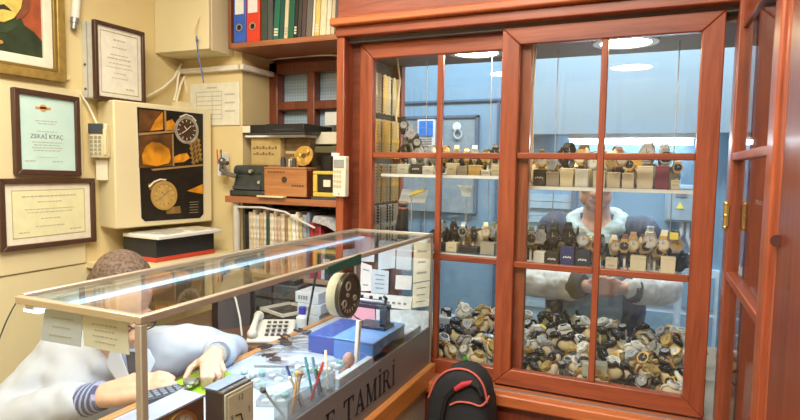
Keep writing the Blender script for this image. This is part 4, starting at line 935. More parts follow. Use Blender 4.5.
for i, (k, lab, c, px, py, t) in enumerate(pens):
    yb = 1.105 + .021 * i; bse = Vector((-.785 + .006 * (i % 2), yb, DZ + .006))
    tip = bse + Vector((-.035 + .022 * (i % 3), -.045 + .030 * ((i * 3) % 4), .082 + .008 * ((i * 5) % 4)))
    o = thing(k, lab + ' leaning in the clear holder', k, tuple(bse), 'brushes and pens in the clear holder')
    MB().tube([bse, bse.lerp(tip, .75)], [.0033, .0033], 10).build('barrel', mat(f'{k}_col_{i}', c, .35), o)
    d_ = tip - bse
    if k == 'brush':
        MB().tube([bse + d_ * .74, bse + d_ * .84], [.0045, .0048], 10).build('ferrule', silver, o)
        MB().tube([bse + d_ * .84, bse + d_ * .93, tip], [.0048, .0085, .003], 10).build('bristles', mat('bristle_%d' % i, ((.10, .12, .11), (.72, .45, .10), (.45, .36, .26))[i % 3], .8), o)
    else:
        MB().tube([bse + d_ * .70, tip], [.0042, .0038], 10).build('cap', mat(f'pen_cap_{i}', tuple(min(1, q_ * 1.2 + .03) for q_ in c), .3), o)
# tools heap
tcol = [('steel', silver), ('dark steel', mat('dark_steel', (.12, .12, .12), .35, .8)), ('worn steel', mat('worn_steel', (.42, .42, .40), .4, .8))]
rt = random.Random(3)
tl = []
for i in range(26):
    u = rt.random(); v = rt.random()
    yy = 1.40 + .30 * u; xx = -1.12 + .11 * v
    a = rt.uniform(-.6, 1.4); L_ = rt.uniform(.05, .10)
    tl.append((yy, xx, a, L_))
tl.sort()
for i, (yy, xx, a, L_) in enumerate(tl):
    nm, m_ = tcol[i % 3] if i % 5 else tcol[0]
    dz_ = DZ + .004 + .006 * (i % 4) + (.01 if yy > 1.58 else 0)
    R = rotz(a)
    knd = ('tweezers', 'pliers', 'screwdriver')[i % 3]
    o = thing(knd, f'{nm} {knd} in the tool heap, {ORD[i] if i < 20 else "twenty-" + ORD[i - 20]} from the lime mat', knd, (xx, yy, DZ), 'hand tools heaped on the work top')
    c = Vector((xx, yy, dz_)); ux = R @ Vector((1, 0, 0)); uy = R @ Vector((0, 1, 0))
    if knd == 'tweezers':
        MB().prism([c - ux * L_ / 2 - uy * .004, c + ux * L_ / 2, c - ux * L_ / 2 + uy * .000], (0, 0, .0015)).prism([c - ux * L_ / 2 + uy * .006, c + ux * L_ / 2 + uy * .002, c - ux * L_ / 2 + uy * .002], (0, 0, .0015)).build('tines', m_, o)
    elif knd == 'pliers':
        q = MB()
        for s_ in (-1, 1): q.tube([c + ux * L_ * .15, c - ux * L_ * .2 + uy * s_ * .012, c - ux * L_ * .5 + uy * s_ * .010], [.004, .0045, .004], 8)
        q.build('handle', tcol[1][1] if i % 2 else mat('grip_charcoal', (.05, .045, .05), .5), o)
        MB().tube([c + ux * L_ * .1, c + ux * L_ * .25, c + ux * L_ * .5], [.006, .006, .002], 8).build('jaw', silver, o)
    else:
        MB().tube([c - ux * L_ * .5, c], [.004, .004], 8).build('handle', m_, o); MB().tube([c, c + ux * L_ * .5], [.0018, .0012], 6).build('blade', silver, o)
# long tweezers lying alone
tag(MB().tube([onZ(254, 366, DZ + .004), onZ(312, 366, DZ + .004)], .003, 8).build('steel_probe', mat('probe_steel', (.35, .36, .38), .35, .7)), 'thin steel probe lying alone in front of the tool heap', 'probe')
# parts trays
for i, (px, py, sx, sy, lab) in enumerate(((268, 382, .07, .10, 'clear parts tray with pale discs, nearest the square clock'), (300, 372, .075, .08, 'clear flat parts bag in the middle of the work top'), (276, 400, .08, .09, 'clear parts box with mint discs near the brushes'), (340, 366, .05, .06, 'small clear lidded box beside the blue tool box'), (322, 372, .045, .05, 'clear round-cornered dish before the blue tool box'))):
    c = onZ(px, py, DZ); o = thing('parts_tray', lab, 'parts tray', tuple(c)); x_, y_ = min(max(c.x, -1.1), -.82), c.y
    R = rotz(.4 * ((i % 3) - 1)); b0 = Vector((x_, y_, DZ + .0015))
    q = MB().obox(b0, (sx, sy, .002), R)
    for s_ in (-1, 1): q.obox(b0 + R @ Vector((s_ * sx / 2, 0, .007)), (.0015, sy, .014), R); q.obox(b0 + R @ Vector((0, s_ * sy / 2, .007)), (sx, .0015, .014), R)
    q.build('tray', g_cup, o)
    for k in range(4):
        p = b0 + R @ Vector((sx * (-.28 + .5 * (k % 2)), sy * (-.25 + .5 * (k // 2)), .001)); q = MB(); q.ring(p, (0, 0, 1), 0, .009 + .002 * (k % 2), .006, 16)
        q.build('disc', (mint, mat('disc_teal', (.25, .55, .52), .4), mat('disc_grey', (.5, .54, .56), .4), white)[(k + i) % 4], o)
for i, (px, py) in enumerate(((244, 374), (253, 379), (262, 376))):
    c = onZ(px, py, DZ); o = MB().ball((c.x, c.y, DZ + .010), (.011, .011, .010), 14, 9).build('parts_pot', (mint, mat('pot_grey', (.42, .45, .46), .4), mat('pot_teal', (.25, .55, .55), .4))[i])
    tag(o, ('small mint parts pot on the work top, nearest the lime mat', 'small grey parts pot in the middle of three', 'small teal parts pot farthest from the lime mat')[i], 'pot')
tag(MB().prism([onZ(258, 384, DZ + .001), onZ(300, 378, DZ + .001), onZ(320, 384, DZ + .001), onZ(268, 398, DZ + .001)], (0, 0, .0012)).build('work_sheet', bwhite), 'white sheet of paper lying on the work top under the parts', 'paper')

# ================================================================== BEHIND THE COUNTER
tb_ = thing('side_table', 'brown side table behind the counter carrying the phone and cartons', 'table', (-1.45, 1.9, 0))
MB().box(-1.78, -1.20, 1.60, 2.12, .87, .90).build('table_top', wood('side_table_wood', (.10, .055, .03), (.20, .11, .06), 'x'), tb_, bevel=.003)
for x_ in (-1.75, -1.23):
    for y_ in (1.63, 2.09): MB().box(x_ - .02, x_ + .02, y_ - .02, y_ + .02, 0, .87).build('leg', wdk, tb_)
tp = thing('desk_phone', 'cream desk telephone with handset and keypad on the side table', 'telephone', (-1.33, 1.74, .90))
Rp = rotz(math.radians(28)); pc = Vector((-1.285, 1.73, .90))
def pp_(v): return pc + Rp @ (Vector(v) * .82)
q = MB(); q.prism([pp_((-.10, -.09, 0)), pp_((.10, -.09, 0)), pp_((.10, -.09, .022)), pp_((-.10, -.09, .022))], (0, 0, 0.0001))
b_ = MB()
P8 = [(-.10, -.10, 0), (.10, -.10, 0), (.10, .10, 0), (-.10, .10, 0), (-.10, -.10, .022), (.10, -.10, .022), (.10, .10, .062), (-.10, .10, .062)]
b_.add([pp_(v) for v in P8], [(0, 3, 2, 1), (4, 5, 6, 7), (0, 1, 5, 4), (1, 2, 6, 5), (2, 3, 7, 6), (3, 0, 4, 7)]); b_.build('body', mat('phone_ivory', (.66, .64, .58), .45), tp, bevel=.008)
hh = MB().tube([pp_((-.075, -.08, .045)), pp_((-.075, -.04, .068)), pp_((-.075, .04, .086)), pp_((-.075, .085, .082))], [.016, .011, .011, .017], 12).ball(pp_((-.075, -.08, .042)), .019, 12, 8).ball(pp_((-.075, .088, .078)), .020, 12, 8)
hh.build('handset', mat('phone_ivory', (.66, .64, .58), .45), tp)
q = MB()
for i in range(4):
    for j in range(4): q.obox(pp_((-.015 + j * .026, -.065 + i * .028, .034 + i * .011)), (.013, .011, .006), Rp)
q.build('keypad', dgrey, tp)
oc = thing('office_chair', 'black mesh-backed office chair behind the watchmaker, by the side table', 'chair', (dep(236, 316, 2.25).x, dep(236, 316, 2.25).y, 0))
cb = dep(236, 316, 2.25)
Rc = rotz(math.radians(55))
pts = []
for k in range(20):
    a = 2 * PI * k / 20; sx_ = abs(math.cos(a)) ** .6 * (1 if math.cos(a) > 0 else -1) * .075; sz_ = abs(math.sin(a)) ** .7 * (1 if math.sin(a) > 0 else -1) * .17
    pts.append(cb + Rc @ Vector((sx_, .03 * (sx_ / .075) ** 2, sz_)))
MB().tube(pts, .012, 8, closed=True).build('back_frame', black, oc)
MB().prism([p for p in pts], Rc @ Vector((0, .006, 0))).build('backrest', mat('chair_mesh', (.07, .075, .08), .7), oc, smooth=0)
MB().tube([cb + Vector((0, 0, -.16)), cb + Rc @ Vector((0, .07, -.30)), cb + Rc @ Vector((0, -.02, -.42))], .016, 10).build('spine', black, oc)
MB().obox(cb + Rc @ Vector((0, -.12, -.42)), (.26, .26, .05), Rc).build('seat', blackm, oc, bevel=.02)
sx0 = cb + Rc @ Vector((0, -.12, -.44)); MB().cyl(sx0, (sx0.x, sx0.y, .08), .022, n=12).build('column', dgrey, oc)
for k in range(5): a = k * 2 * PI / 5; MB().tube([(sx0.x, sx0.y, .09), (sx0.x + .17 * math.cos(a), sx0.y + .17 * math.sin(a), .05)], [.018, .012], 8).ball((sx0.x + .17 * math.cos(a), sx0.y + .17 * math.sin(a), .025), .025, 10, 8).build('leg', black, oc)
tag(MB().tube([onY(232, 290, 1.75), onY(236, 300, 1.72), onY(240, 318, 1.7), onY(242, 336, 1.68)], .004, 8).build('grey_cable', mat('cable_grey', (.5, .5, .48), .5)), 'grey cable hanging down in front of the black chair back', 'cable')
dbx = thing('open_tin', 'dark open tin with a pale rim on the side table behind the phone', 'tin', (-1.36, 1.9, .90))
Rd = rotz(math.radians(-20))
MB().obox((-1.36, 1.93, .925), (.16, .15, .05), Rd).build('body', mat('tin_dark', (.05, .045, .045), .5), dbx, bevel=.003)
q = MB()
for s_ in (-1, 1): q.obox(Vector((-1.36, 1.93, .955)) + Rd @ Vector((s_ * .078, 0, 0)), (.008, .15, .012), Rd); q.obox(Vector((-1.36, 1.93, .955)) + Rd @ Vector((0, s_ * .073, 0)), (.16, .008, .012), Rd)
q.build('rim', mat('tin_rim', (.65, .62, .52), .4), dbx)
for i, (z0, z1, dx) in enumerate(((.90, .945, 0), (.945, .99, .006), (.99, 1.035, -.004))):
    c = thing('white_carton', ('white carton at the bottom of the three stacked by the bottle', 'white carton in the middle of the three stacked by the bottle', 'white carton on top of the three stacked by the bottle')[i], 'carton', (-1.24, 1.99, z0))
    MB().box(-1.315 + dx, -1.205 + dx, 1.93, 2.05, z0, z1 - .001).build('body', bwhite, c, bevel=.002)
    q = MB()
    for k in range(4): q.box(-1.30 + dx + .012 * k, -1.292 + dx + .012 * k, 1.929, 1.93, z0 + .014, z0 + .030)
    q.build('print', ink, c)
bt = thing('spray_bottle', 'clear bottle with a dark blue cap beside the white cartons', 'bottle', (-1.225, 1.84, .90))
MB().cyl((-1.225, 1.84, .90), (-1.225, 1.84, .96), .024, n=18).cyl((-1.225, 1.84, .96), (-1.225, 1.84, .972), .024, .013, n=18).build('bottle_body', mat('bottle_haze', (.62, .68, .72), .25), bt)
MB().cyl((-1.225, 1.84, .972), (-1.225, 1.84, 1.0), .014, n=16).build('cap', mat('cap_blue', (.02, .04, .40), .35), bt)
pr2 = thing('black_printer', 'black box-shaped printer in the dim space below the magazine rack', 'printer', (-1.5, 2.2, .90))
MB().box(-1.70, -1.37, 2.02, 2.115, .90, 1.03).build('body', dgrey, pr2, bevel=.006)
MB().box(-1.68, -1.39, 2.014, 2.02, .965, .972).box(-1.50, -1.495, 2.014, 2.02, .93, 1.02).build('seam', black, pr2)
MB().box(-1.62, -1.40, 2.00, 2.02, .905, .925).build('paper_tray', black, pr2, bevel=.003)
MB().box(-1.68, -1.39, 2.03, 2.1, 1.03, 1.05).build('lid', black, pr2, bevel=.003)
tag(MB().tube([onY(320, 236, 1.85), onY(318, 262, 1.84), onY(314, 285, 1.84), onY(309, 312, 1.84), onY(306, 330, 1.84)], .0045, 8).build('black_cable', black), 'black cable hanging from the rack past the white cartons', 'cable')

# backpack in front of the display
bp = thing('backpack', 'black backpack with red piping standing by the counter under the display sill', 'backpack', (-.565, 1.80, .42))
prof = [onY(x_, y_, 1.80) for x_, y_ in ((427, 470), (428, 425), (431, 395), (438, 379), (448, 369.5), (460, 366.5), (471, 368.5), (480, 375), (486, 385), (489, 400), (492, 430), (494, 470))]
q = MB(); n = len(prof); vs = []; fs = []
for d_, sc in ((0, .90), (-.02, 1.0), (-.12, 1.0), (-.14, .9)):
    cx = sum(p.x for p in prof) / n; cz = .62
    vs += [Vector((cx + (p.x - cx) * sc, p.y + .10 + d_, cz + (p.z - cz) * (sc if p.z > cz else 1))) for p in prof]
for k in range(3):
    for i in range(n): fs.append((k * n + i, k * n + (i + 1) % n, (k + 1) * n + (i + 1) % n, (k + 1) * n + i))
fs.append(tuple(range(n - 1, -1, -1))); fs.append(tuple(3 * n + i for i in range(n)))
q.add(vs, fs); o = q.build('body', blackm, bp, smooth=60)
o.modifiers.new('round', 'BEVEL').width = .01
arc = [Vector((p.x, p.y - .024, p.z)) for p in prof[2:10]]
piping = mat('piping_red', (.62, .13, .10), .5)
MB().tube(smooth_path(arc), .0036, 8).build('piping', piping, bp)
MB().tube(smooth_path([onY(x_, y_, 1.755) for x_, y_ in ((450, 405), (458, 402), (470, 403), (480, 406), (486, 402), (489, 396))]), .0034, 8).build('piping', piping, bp)
MB().caps([onY(456, 389, 1.752), onY(463, 384.5, 1.752), onY(471, 382.5, 1.752)], [.008, .010, .007], 10).build('handle', mat('handle_red', (.50, .03, .04), .6), bp)
MB().tube([onY(471, 383, 1.752), onY(478, 387, 1.75), onY(482, 396, 1.75)], .008, 8).tube([onY(454, 390, 1.752), onY(446, 398, 1.75), onY(442, 415, 1.75), onY(441, 440, 1.75)], .008, 8).build('strap', black, bp)
MB().box(-.66, -.47, 1.748, 1.765, .46, .70).build('front_pocket', blackm, bp, bevel=.012)
sl = thing('low_stool', 'low dark stool under the backpack beside the counter', 'stool', (-.56, 1.79, 0))
MB().box(-.69, -.44, 1.64, 1.92, .385, .425).build('seat', wdk, sl, bevel=.004)
for x_ in (-.67, -.46):
    for y_ in (1.66, 1.90): MB().box(x_ - .015, x_ + .015, y_ - .015, y_ + .015, 0, .385).build('leg', wdk, sl)

# ================================================================== PEOPLE
skin = mat('skin', (.72, .42, .30), .5, var=.08, scale=40)
skin.node_tree.nodes['Principled BSDF'].inputs['Subsurface Weight'].default_value = .08
skin.node_tree.nodes['Principled BSDF'].inputs['Subsurface Radius'].default_value = (.02, .008, .004)
def remesh(o, vox, it=4, f=.5):
    r = o.modifiers.new('skin', 'REMESH'); r.mode = 'VOXEL'; r.voxel_size = vox; r.use_smooth_shade = True
    s = o.modifiers.new('soft', 'SMOOTH'); s.iterations = it; s.factor = f
FT = {}
def folds(o, st, size):
    if size not in FT:
        t = bpy.data.textures.new('cloth_folds', 'CLOUDS'); t.noise_scale = size; t.noise_depth = 2; FT[size] = t
    d = o.modifiers.new('folds', 'DISPLACE'); d.texture = FT[size]; d.strength = st; d.mid_level = .5
    o.modifiers.new('soft2', 'SMOOTH').iterations = 2
def frame(f, u):
    f = Vector(f).normalized(); u = Vector(u); u = (u - f * u.dot(f)).normalized(); l = u.cross(f)
    return Matrix((f, l, u)).transposed()          # columns: forward, left, up
def head_blobs(q, c, R, k=1.0):
    def P(f, l, u): return c + R @ (Vector((f, l, u)) * k)
    def e(p, r): q.ball(p, Vector(r) * k, 20, 14, R)
    e(P(-.012, 0, .030), (.100, .077, .088)); e(P(.020, 0, -.030), (.072, .066, .080)); e(P(.045, 0, -.075), (.042, .046, .036)); e(P(.072, 0, -.094), (.020, .024, .018))
    for s in (-1, 1):
        e(P(.030, s * .050, -.060), (.045, .018, .040)); e(P(.066, s * .040, -.020), (.026, .026, .022)); e(P(-.010, s * .077, -.012), (.018, .010, .032)); e(P(.085, s * .032, .022), (.014, .026, .010))
        e(P(.107, s * .012, -.036), (.012, .010, .010))
    q.caps([P(.092, 0, .012), P(.108, 0, -.012), P(.120, 0, -.034)], [.010 * k, .012 * k, .014 * k], 10)
    e(P(.094, 0, -.060), (.016, .026, .007)); e(P(.090, 0, -.071), (.016, .022, .008))
    return P
def eyes(P, R, k, par):
    for s in (-1, 1):
        MB().ball(P(.083, s * .032, .004), .0125 * k, 12, 8).build('eye', mat('eye_white', (.8, .78, .74), .3), par)
        MB().ball(P(.0925, s * .032, .003), .006 * k, 10, 6).build('iris', black, par)
    MB().caps([P(.1045, -.020, -.0655), P(.110, 0, -.0645), P(.1045, .020, -.0655)], [.003 * k, .0035 * k, .003 * k], 8).build('mouth', mat('lip', (.50, .20, .17), .5), par)
def finger(q, pts, r0, r1):
    n_ = len(pts); q.caps([Vector(p) for p in pts], [r0 + (r1 - r0) * i / (n_ - 1) for i in range(n_)], 10)

# ---- watchmaker
wm = thing('person', 'watchmaker in a white coat bent over the counter behind the glass guard', 'person', (-1.7, 1.2, 0))
Hc = dep(121, 297, 1.65); HR = frame((.70, -.22, -.62), (.60, -.15, .78))
neck = dep(124, 352, 1.74)
chest = Vector((-1.585, 1.225, .86)); waist = Vector((-1.68, 1.22, .72)); pelv = Vector((-1.72, 1.22, .60))
shR = dep(60, 358, 1.78); shL = dep(182, 349, 1.84)
elR = dep(-8, 428, 1.66); wrR = dep(104, 395, 1.56); elL = dep(229, 352, 1.92); wrL = onZ(216, 354, .995)
q = MB(); P = head_blobs(q, Hc, HR)
q.caps([P(-.03, 0, -.06), neck, neck + Vector((-.05, 0, -.06))], [.055, .058, .07])
q.caps([neck + Vector((-.04, 0, -.05)), chest, waist, pelv], [.062, .095, .12, .13])
for a, b, c in ((shR, elR, wrR), (shL, elL, wrL)):
    q.caps([a, b], [.05, .042]); q.caps([b, c], [.040, .027])
for s, kx, kz in ((-1, (-1.26, 1.06, .58), (-1.28, 1.02, .10)), (1, (-1.27, 1.38, .58), (-1.30, 1.42, .10))):
    hp = pelv + Vector((0, s * .09, 0)); q.caps([hp, kx], [.09, .06]); q.caps([kx, kz], [.055, .04])
# right hand lying flat on the mat
kn = dep(146, 387, 1.53)
ax = (kn - wrR).normalized(); sd_ = ax.cross(Vector((0, 0, 1))).normalized(); up_ = sd_.cross(ax); lat = (sd_ * .75 - up_ * .62).normalized()
for t_ in (-.022, 0, .022): q.caps([wrR + lat * t_ * .5, wrR.lerp(kn, .5) + lat * t_, kn + lat * t_ * 1.1], [.025, .022, .018])
for k in range(4):
    o_ = lat * (-.030 + .020 * k); st = wrR.lerp(kn, .55) + o_ * .8
    L_ = (.072, .085, .080, .062)[k]
    p0 = kn + o_; p1 = p0 + ax * L_ * .45 + up_ * .006; p2 = p0 + ax * L_ * .78 - up_ * .003; p3 = p0 + ax * L_ - up_ * .016
    finger(q, [st, p0, p1, p2, p3], .0105, .0072)
tb0 = wrR.lerp(kn, .35) - lat * .026
finger(q, [tb0, tb0 - lat * .018 + ax * .032, tb0 - lat * .016 + ax * .060 - up_ * .004, tb0 - lat * .008 + ax * .080 - up_ * .008], .012, .0085)
# left hand curled over a bracelet
kn2 = onZ(210, 365, .992)
for a_ in ((203, 362), (210, 362), (217, 361)): q.caps([wrL, wrL.lerp(onZ(*a_, .992), .55), onZ(*a_, .992)], [.025, .021, .017])
for t in (((203, 365, .994), (203, 377, .988), (203, 386, .956)), ((210, 365, .996), (212, 377, .988), (211, 385, .956)), ((216, 364, .992), (219, 375, .982), (217, 383, .956)), ((221, 362, .985), (224, 371, .975), (222, 378, .956))):
    finger(q, [wrL.lerp(kn2, .6)] + [onZ(*p_) for p_ in t], .0108, .0080)
finger(q, [wrL.lerp(kn2, .4), onZ(198, 362, .985), onZ(190, 369, .976), onZ(185, 379, .958)], .0125, .0088)
body = q.build('body', skin, wm); remesh(body, .0055, 3)
# hair
hq = MB(); hq.ball(P(-.024, 0, .040), Vector((.098, .082, .090)), 22, 14, HR); hq.ball(P(-.06, 0, -.005), Vector((.062, .076, .072)), 18, 12, HR)
hr = hq.build('hair', mat('hair_brown_grey', (.13, .085, .06), .75, var=.6, scale=120, bump=.6), wm); remesh(hr, .006, 3)
eyes(P, HR, 1, wm)
for s in (-1, 1): MB().caps([P(.098, s * .014, .026), P(.096, s * .034, .031), P(.086, s * .050, .026)], [.004, .005, .003], 8).build('eyebrow', mat('brow', (.10, .07, .05), .8), wm)
gl_ = MB()
for s in (-1, 1):
    cps = [P(.112, s * .034 + .026 * math.cos(a), -.004 + .018 * math.sin(a)) for a in [2 * PI * k / 14 for k in range(14)]]
    gl_.tube(cps, .0022, 6, closed=True); gl_.tube([P(.112, s * .060, .002), P(.04, s * .082, .004), P(-.02, s * .084, .0)], .002, 6)
gl_.tube([P(.113, -.009, .0), P(.116, 0, .003), P(.113, .009, .0)], .002, 6)
gl_.build('spectacles', black, wm)
# coat
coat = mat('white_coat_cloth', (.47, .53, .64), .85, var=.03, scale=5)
q = MB()
q.caps([neck + Vector((-.055, .0, -.085)), chest + Vector((0, 0, .0)), waist, pelv + Vector((.0, 0, -.05))], [.085, .168, .165, .18], 18)
q.caps([shR + Vector((.01, .02, -.015)), chest + Vector((.02, 0, .02)), shL + Vector((-.02, -.03, -.015))], [.078, .13, .075], 14)
q.caps([neck + Vector((-.06, -.04, -.03)), shR + Vector((0, 0, .012))], [.062, .076]); q.caps([neck + Vector((-.06, .06, -.03)), shL + Vector((0, 0, .012))], [.062, .074])
ceR = elR.lerp(wrR, .78)
q.caps([shR, shR.lerp(elR, .5) + Vector((0, 0, -.01)), elR], [.080, .074, .066], 14); q.caps([elR, elR.lerp(wrR, .35) + Vector((0, 0, .004)), ceR], [.066, .062, .056], 14)
ceL = elL.lerp(wrL, .78)
q.caps([shL, shL.lerp(elL, .5) + Vector((0, 0, .008)), elL], [.076, .070, .060], 14); q.caps([elL, elL.lerp(wrL, .4) + Vector((0, 0, .004)), ceL], [.060, .054, .048], 14)
for (f0, f1, r_) in ((shL.lerp(elL, .3), shL.lerp(elL, .42) + Vector((.03, 0, .03)), .05), (shR.lerp(elR, .7), shR.lerp(elR, .8) + Vector((.02, -.02, .03)), .06)): q.caps([f0, f1], [r_, r_ * .8], 12)
q.caps([pelv + Vector((.02, -.09, -.04)), Vector((-1.34, 1.08, .60))], [.11, .09]); q.caps([pelv + Vector((.02, .09, -.04)), Vector((-1.35, 1.35, .60))], [.11, .09])
q.caps([neck + Vector((.035, -.035, -.045)), neck + Vector((-.02, -.075, -.02)), neck + Vector((-.08, -.05, -.005)), neck + Vector((-.09, .03, -.005)), neck + Vector((-.03, .075, -.02)), neck + Vector((.03, .05, -.045))], [.022, .030, .034, .034, .030, .022], 12)
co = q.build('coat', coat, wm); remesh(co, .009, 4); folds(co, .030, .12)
# collar, lapels, shirt, tie : follow the chest front
fd = (Vector((.80, -.52, .18))).normalized()
def fr(px, py, t): return dep(px, py, t)
MB().prism([fr(118, 349, 1.615), fr(141, 349, 1.612), fr(145, 366, 1.60), fr(134, 392, 1.595), fr(122, 368, 1.60)], fd * -.03).build('shirt', mat('shirt_light', (.34, .40, .54), .8), wm)
MB().prism([fr(126, 352, 1.596), fr(135, 352, 1.594), fr(139, 370, 1.585), fr(135, 393, 1.58), fr(129, 372, 1.586)], fd * -.012).build('tie', mat('tie_navy', (.02, .028, .06), .6, var=.5, scale=150), wm)
MB().prism([fr(112, 346, 1.61), fr(119, 349, 1.595), fr(131, 380, 1.575), fr(134, 398, 1.57), fr(124, 392, 1.58), fr(106, 366, 1.60)], fd * -.02).build('lapel', coat, wm, bevel=.004)
MB().prism([fr(143, 347, 1.60), fr(150, 350, 1.60), fr(156, 362, 1.60), fr(146, 384, 1.58), fr(135, 398, 1.568), fr(141, 372, 1.58)], fd * -.02).build('lapel', coat, wm, bevel=.004)
# cuffs
m, nt, N, L, B = nodes_of('striped_shirt_cuff')
tc = N.new('ShaderNodeTexCoord'); wv = N.new('ShaderNodeTexWave'); wv.wave_type = 'BANDS'; wv.bands_direction = 'X'; wv.inputs['Scale'].default_value = 20
L.new(tc.outputs['Object'], wv.inputs['Vector']); r = N.new('ShaderNodeValToRGB'); e = r.color_ramp.elements
e[0].color = (.05, .08, .22, 1); e[1].color = (.34, .42, .66, 1); e[0].position = .55; e[1].position = .8
L.new(wv.outputs['Color'], r.inputs['Fac']); L.new(r.outputs['Color'], B.inputs['Base Color']); B.inputs['Roughness'].default_value = .8
MB().tube([elR.lerp(wrR, .70), elR.lerp(wrR, .86), elR.lerp(wrR, .99)], [.046, .0445, .040], 18).build('shirt_cuff', m, wm)
MB().tube([elL.lerp(wrL, .70), elL.lerp(wrL, .93)], [.042, .036], 18).build('shirt_cuff', mat('cuff_bluegrey', (.22, .28, .38), .8), wm)
ww = MB(); wa = (wrL - elL).normalized(); ww.tube([elL.lerp(wrL, .94), elL.lerp(wrL, 1.06)], [.032, .031], 18)
tag(ww.build('worn_wristwatch', silver), 'steel wristwatch worn on the watchmaker\'s left wrist', 'watch')
MB().caps([Vector((-1.28, 1.02, .04)), Vector((-1.12, .99, .035))], [.045, .035]).build('shoe', black, wm); MB().caps([Vector((-1.30, 1.42, .04)), Vector((-1.14, 1.44, .035))], [.045, .035]).build('shoe', black, wm)
tr = MB(); tr.caps([Vector((-1.26, 1.06, .58)), Vector((-1.28, 1.02, .09))], [.075, .06]).caps([Vector((-1.27, 1.38, .58)), Vector((-1.30, 1.42, .09))], [.075, .06]).caps([pelv + Vector((0, -.09, 0)), Vector((-1.26, 1.06, .58))], [.1, .078]).caps([pelv + Vector((0, .09, 0)), Vector((-1.27, 1.38, .58))], [.1, .078])
to = tr.build('trousers', mat('trousers_grey', (.08, .08, .09), .8), wm); remesh(to, .012, 2)
ws = thing('work_stool', 'dark round stool under the seated watchmaker', 'stool', (-1.74, 1.22, 0))
MB().cyl((-1.74, 1.22, .40), (-1.74, 1.22, .44), .17, n=28).build('seat', blackm, ws)
for k in range(4): a = PI / 4 + k * PI / 2; MB().tube([(-1.74 + .10 * math.cos(a), 1.22 + .10 * math.sin(a), .40), (-1.74 + .17 * math.cos(a), 1.22 + .17 * math.sin(a), 0)], .014, 8).build('leg', dgrey, ws)
# bracelet watch in his hands
hw = thing('repair_watch', 'steel bracelet watch held under the watchmaker\'s fingers on the lime mat', 'watch', tuple(onZ(190, 384, .95)))
p0, p1 = onZ(177, 391, .962), onZ(204, 377, .962)
for k in range(9):
    c = p0.lerp(p1, k / 8); MB().obox(c, (.016, .024, .008), rotz(1.0 + .1 * (k % 2))).build('link', silver if k % 2 else mat('link_dark', (.18, .17, .16), .35, .7), hw, bevel=.002)
c = p0.lerp(p1, .45) + Vector((0, 0, .006)); MB().cyl(c, c + Vector((0, 0, .008)), .017, n=20).build('case', silver, hw)

# ---- customer
cu = thing('person', 'customer in a dark jacket with white sleeves and clasped hands outside the display', 'person', (-.235, 2.74, 0))
cx = -.232; Hp = Vector((cx - .004, 2.68, 1.495)); CR = frame((.05, -1, -.16), (0, -.12, 1))
q = MB(); PC = head_blobs(q, Hp, CR, 1.0)
q.caps([Hp + Vector((0, .03, -.06)), (cx, 2.72, 1.33), (cx, 2.73, 1.28)], [.056, .060, .075])
q.caps([(cx, 2.74, 1.24), (cx, 2.74, 1.0), (cx, 2.74, .88)], [.11, .13, .13])
E_ = [Vector((cx - .268, 2.70, 1.02)), Vector((cx + .292, 2.72, 1.045))]; W_ = [Vector((cx - .045, 2.585, 1.040)), Vector((cx + .163, 2.59, 1.048))]
Sh = [Vector((cx - .185, 2.75, 1.265)), Vector((cx + .190, 2.75, 1.262))]
for a, b, c in zip(Sh, E_, W_): q.caps([a, b], [.05, .042]); q.caps([b, c], [.04, .028])
for s in (-1, 1): q.caps([(cx + s * .085, 2.74, .84), (cx + s * .095, 2.72, .46), (cx + s * .10, 2.75, .08)], [.085, .058, .042]); q.caps([(cx + s * .10, 2.74, .05), (cx + s * .11, 2.60, .035)], [.04, .03])
# clasped hands: two palms and interleaved fingers
hx = cx + .030
hc = Vector((hx + .028, 2.565, 1.042))
q.caps([W_[0], Vector((hx - .012, 2.575, 1.040))], [.028, .031]); q.caps([W_[1], Vector((hx + .066, 2.58, 1.046))], [.028, .031])
for k in range(4):
    z = 1.074 - .017 * k
    finger(q, [(hx - .012, 2.568, z - .004), (hx + .022, 2.548, z), (hx + .052, 2.546, z - .001), (hx + .074 - .006 * (k == 3), 2.553, z - .003)], .0098, .0078)
    finger(q, [(hx + .070, 2.572, z - .010), (hx + .040, 2.554, z - .0085), (hx + .008, 2.550, z - .0095), (hx - .012, 2.556, z - .011)], .0096, .0076)
finger(q, [(hx - .03, 2.565, 1.066), (hx - .002, 2.549, 1.088), (hx + .030, 2.546, 1.092)], .0115, .009)
finger(q, [(hx + .085, 2.57, 1.070), (hx + .062, 2.553, 1.090), (hx + .040, 2.545, 1.083)], .0115, .009)
cb_ = q.build('body', mat('skin_rosy', (.66, .36, .26), .5, var=.08, scale=40), cu); remesh(cb_, .0055, 3)
hq = MB(); hq.ball(PC(-.020, 0, .045), Vector((.100, .084, .088)), 20, 14, CR); hq.ball(PC(-.055, 0, .0), Vector((.062, .078, .075)), 18, 12, CR)
hr = hq.build('hair', mat('hair_dark', (.04, .03, .025), .7, var=.5, scale=90, bump=.5), cu); remesh(hr, .007, 3)
eyes(PC, CR, 1, cu)
for s in (-1, 1): MB().caps([PC(.098, s * .014, .024), PC(.097, s * .034, .029), PC(.088, s * .050, .025)], [.004, .005, .003], 8).build('eyebrow', mat('brow', (.10, .07, .05), .8), cu)
navy = mat('jacket_navy', (.045, .065, .12), .7, var=.15, scale=6); puff = mat('puffer_white', (.76, .78, .78), .7, var=.03, scale=4)
swt = mat('sweater_grey_blue', (.28, .40, .50), .85, var=.1, scale=30)
hood = mat('hood_pale_cyan', (.55, .72, .78), .85, var=.05, scale=20)
q = MB(); q.caps([(cx, 2.75, 1.20), (cx, 2.745, 1.05), (cx, 2.74, .84)], [.135, .145, .15], 18)
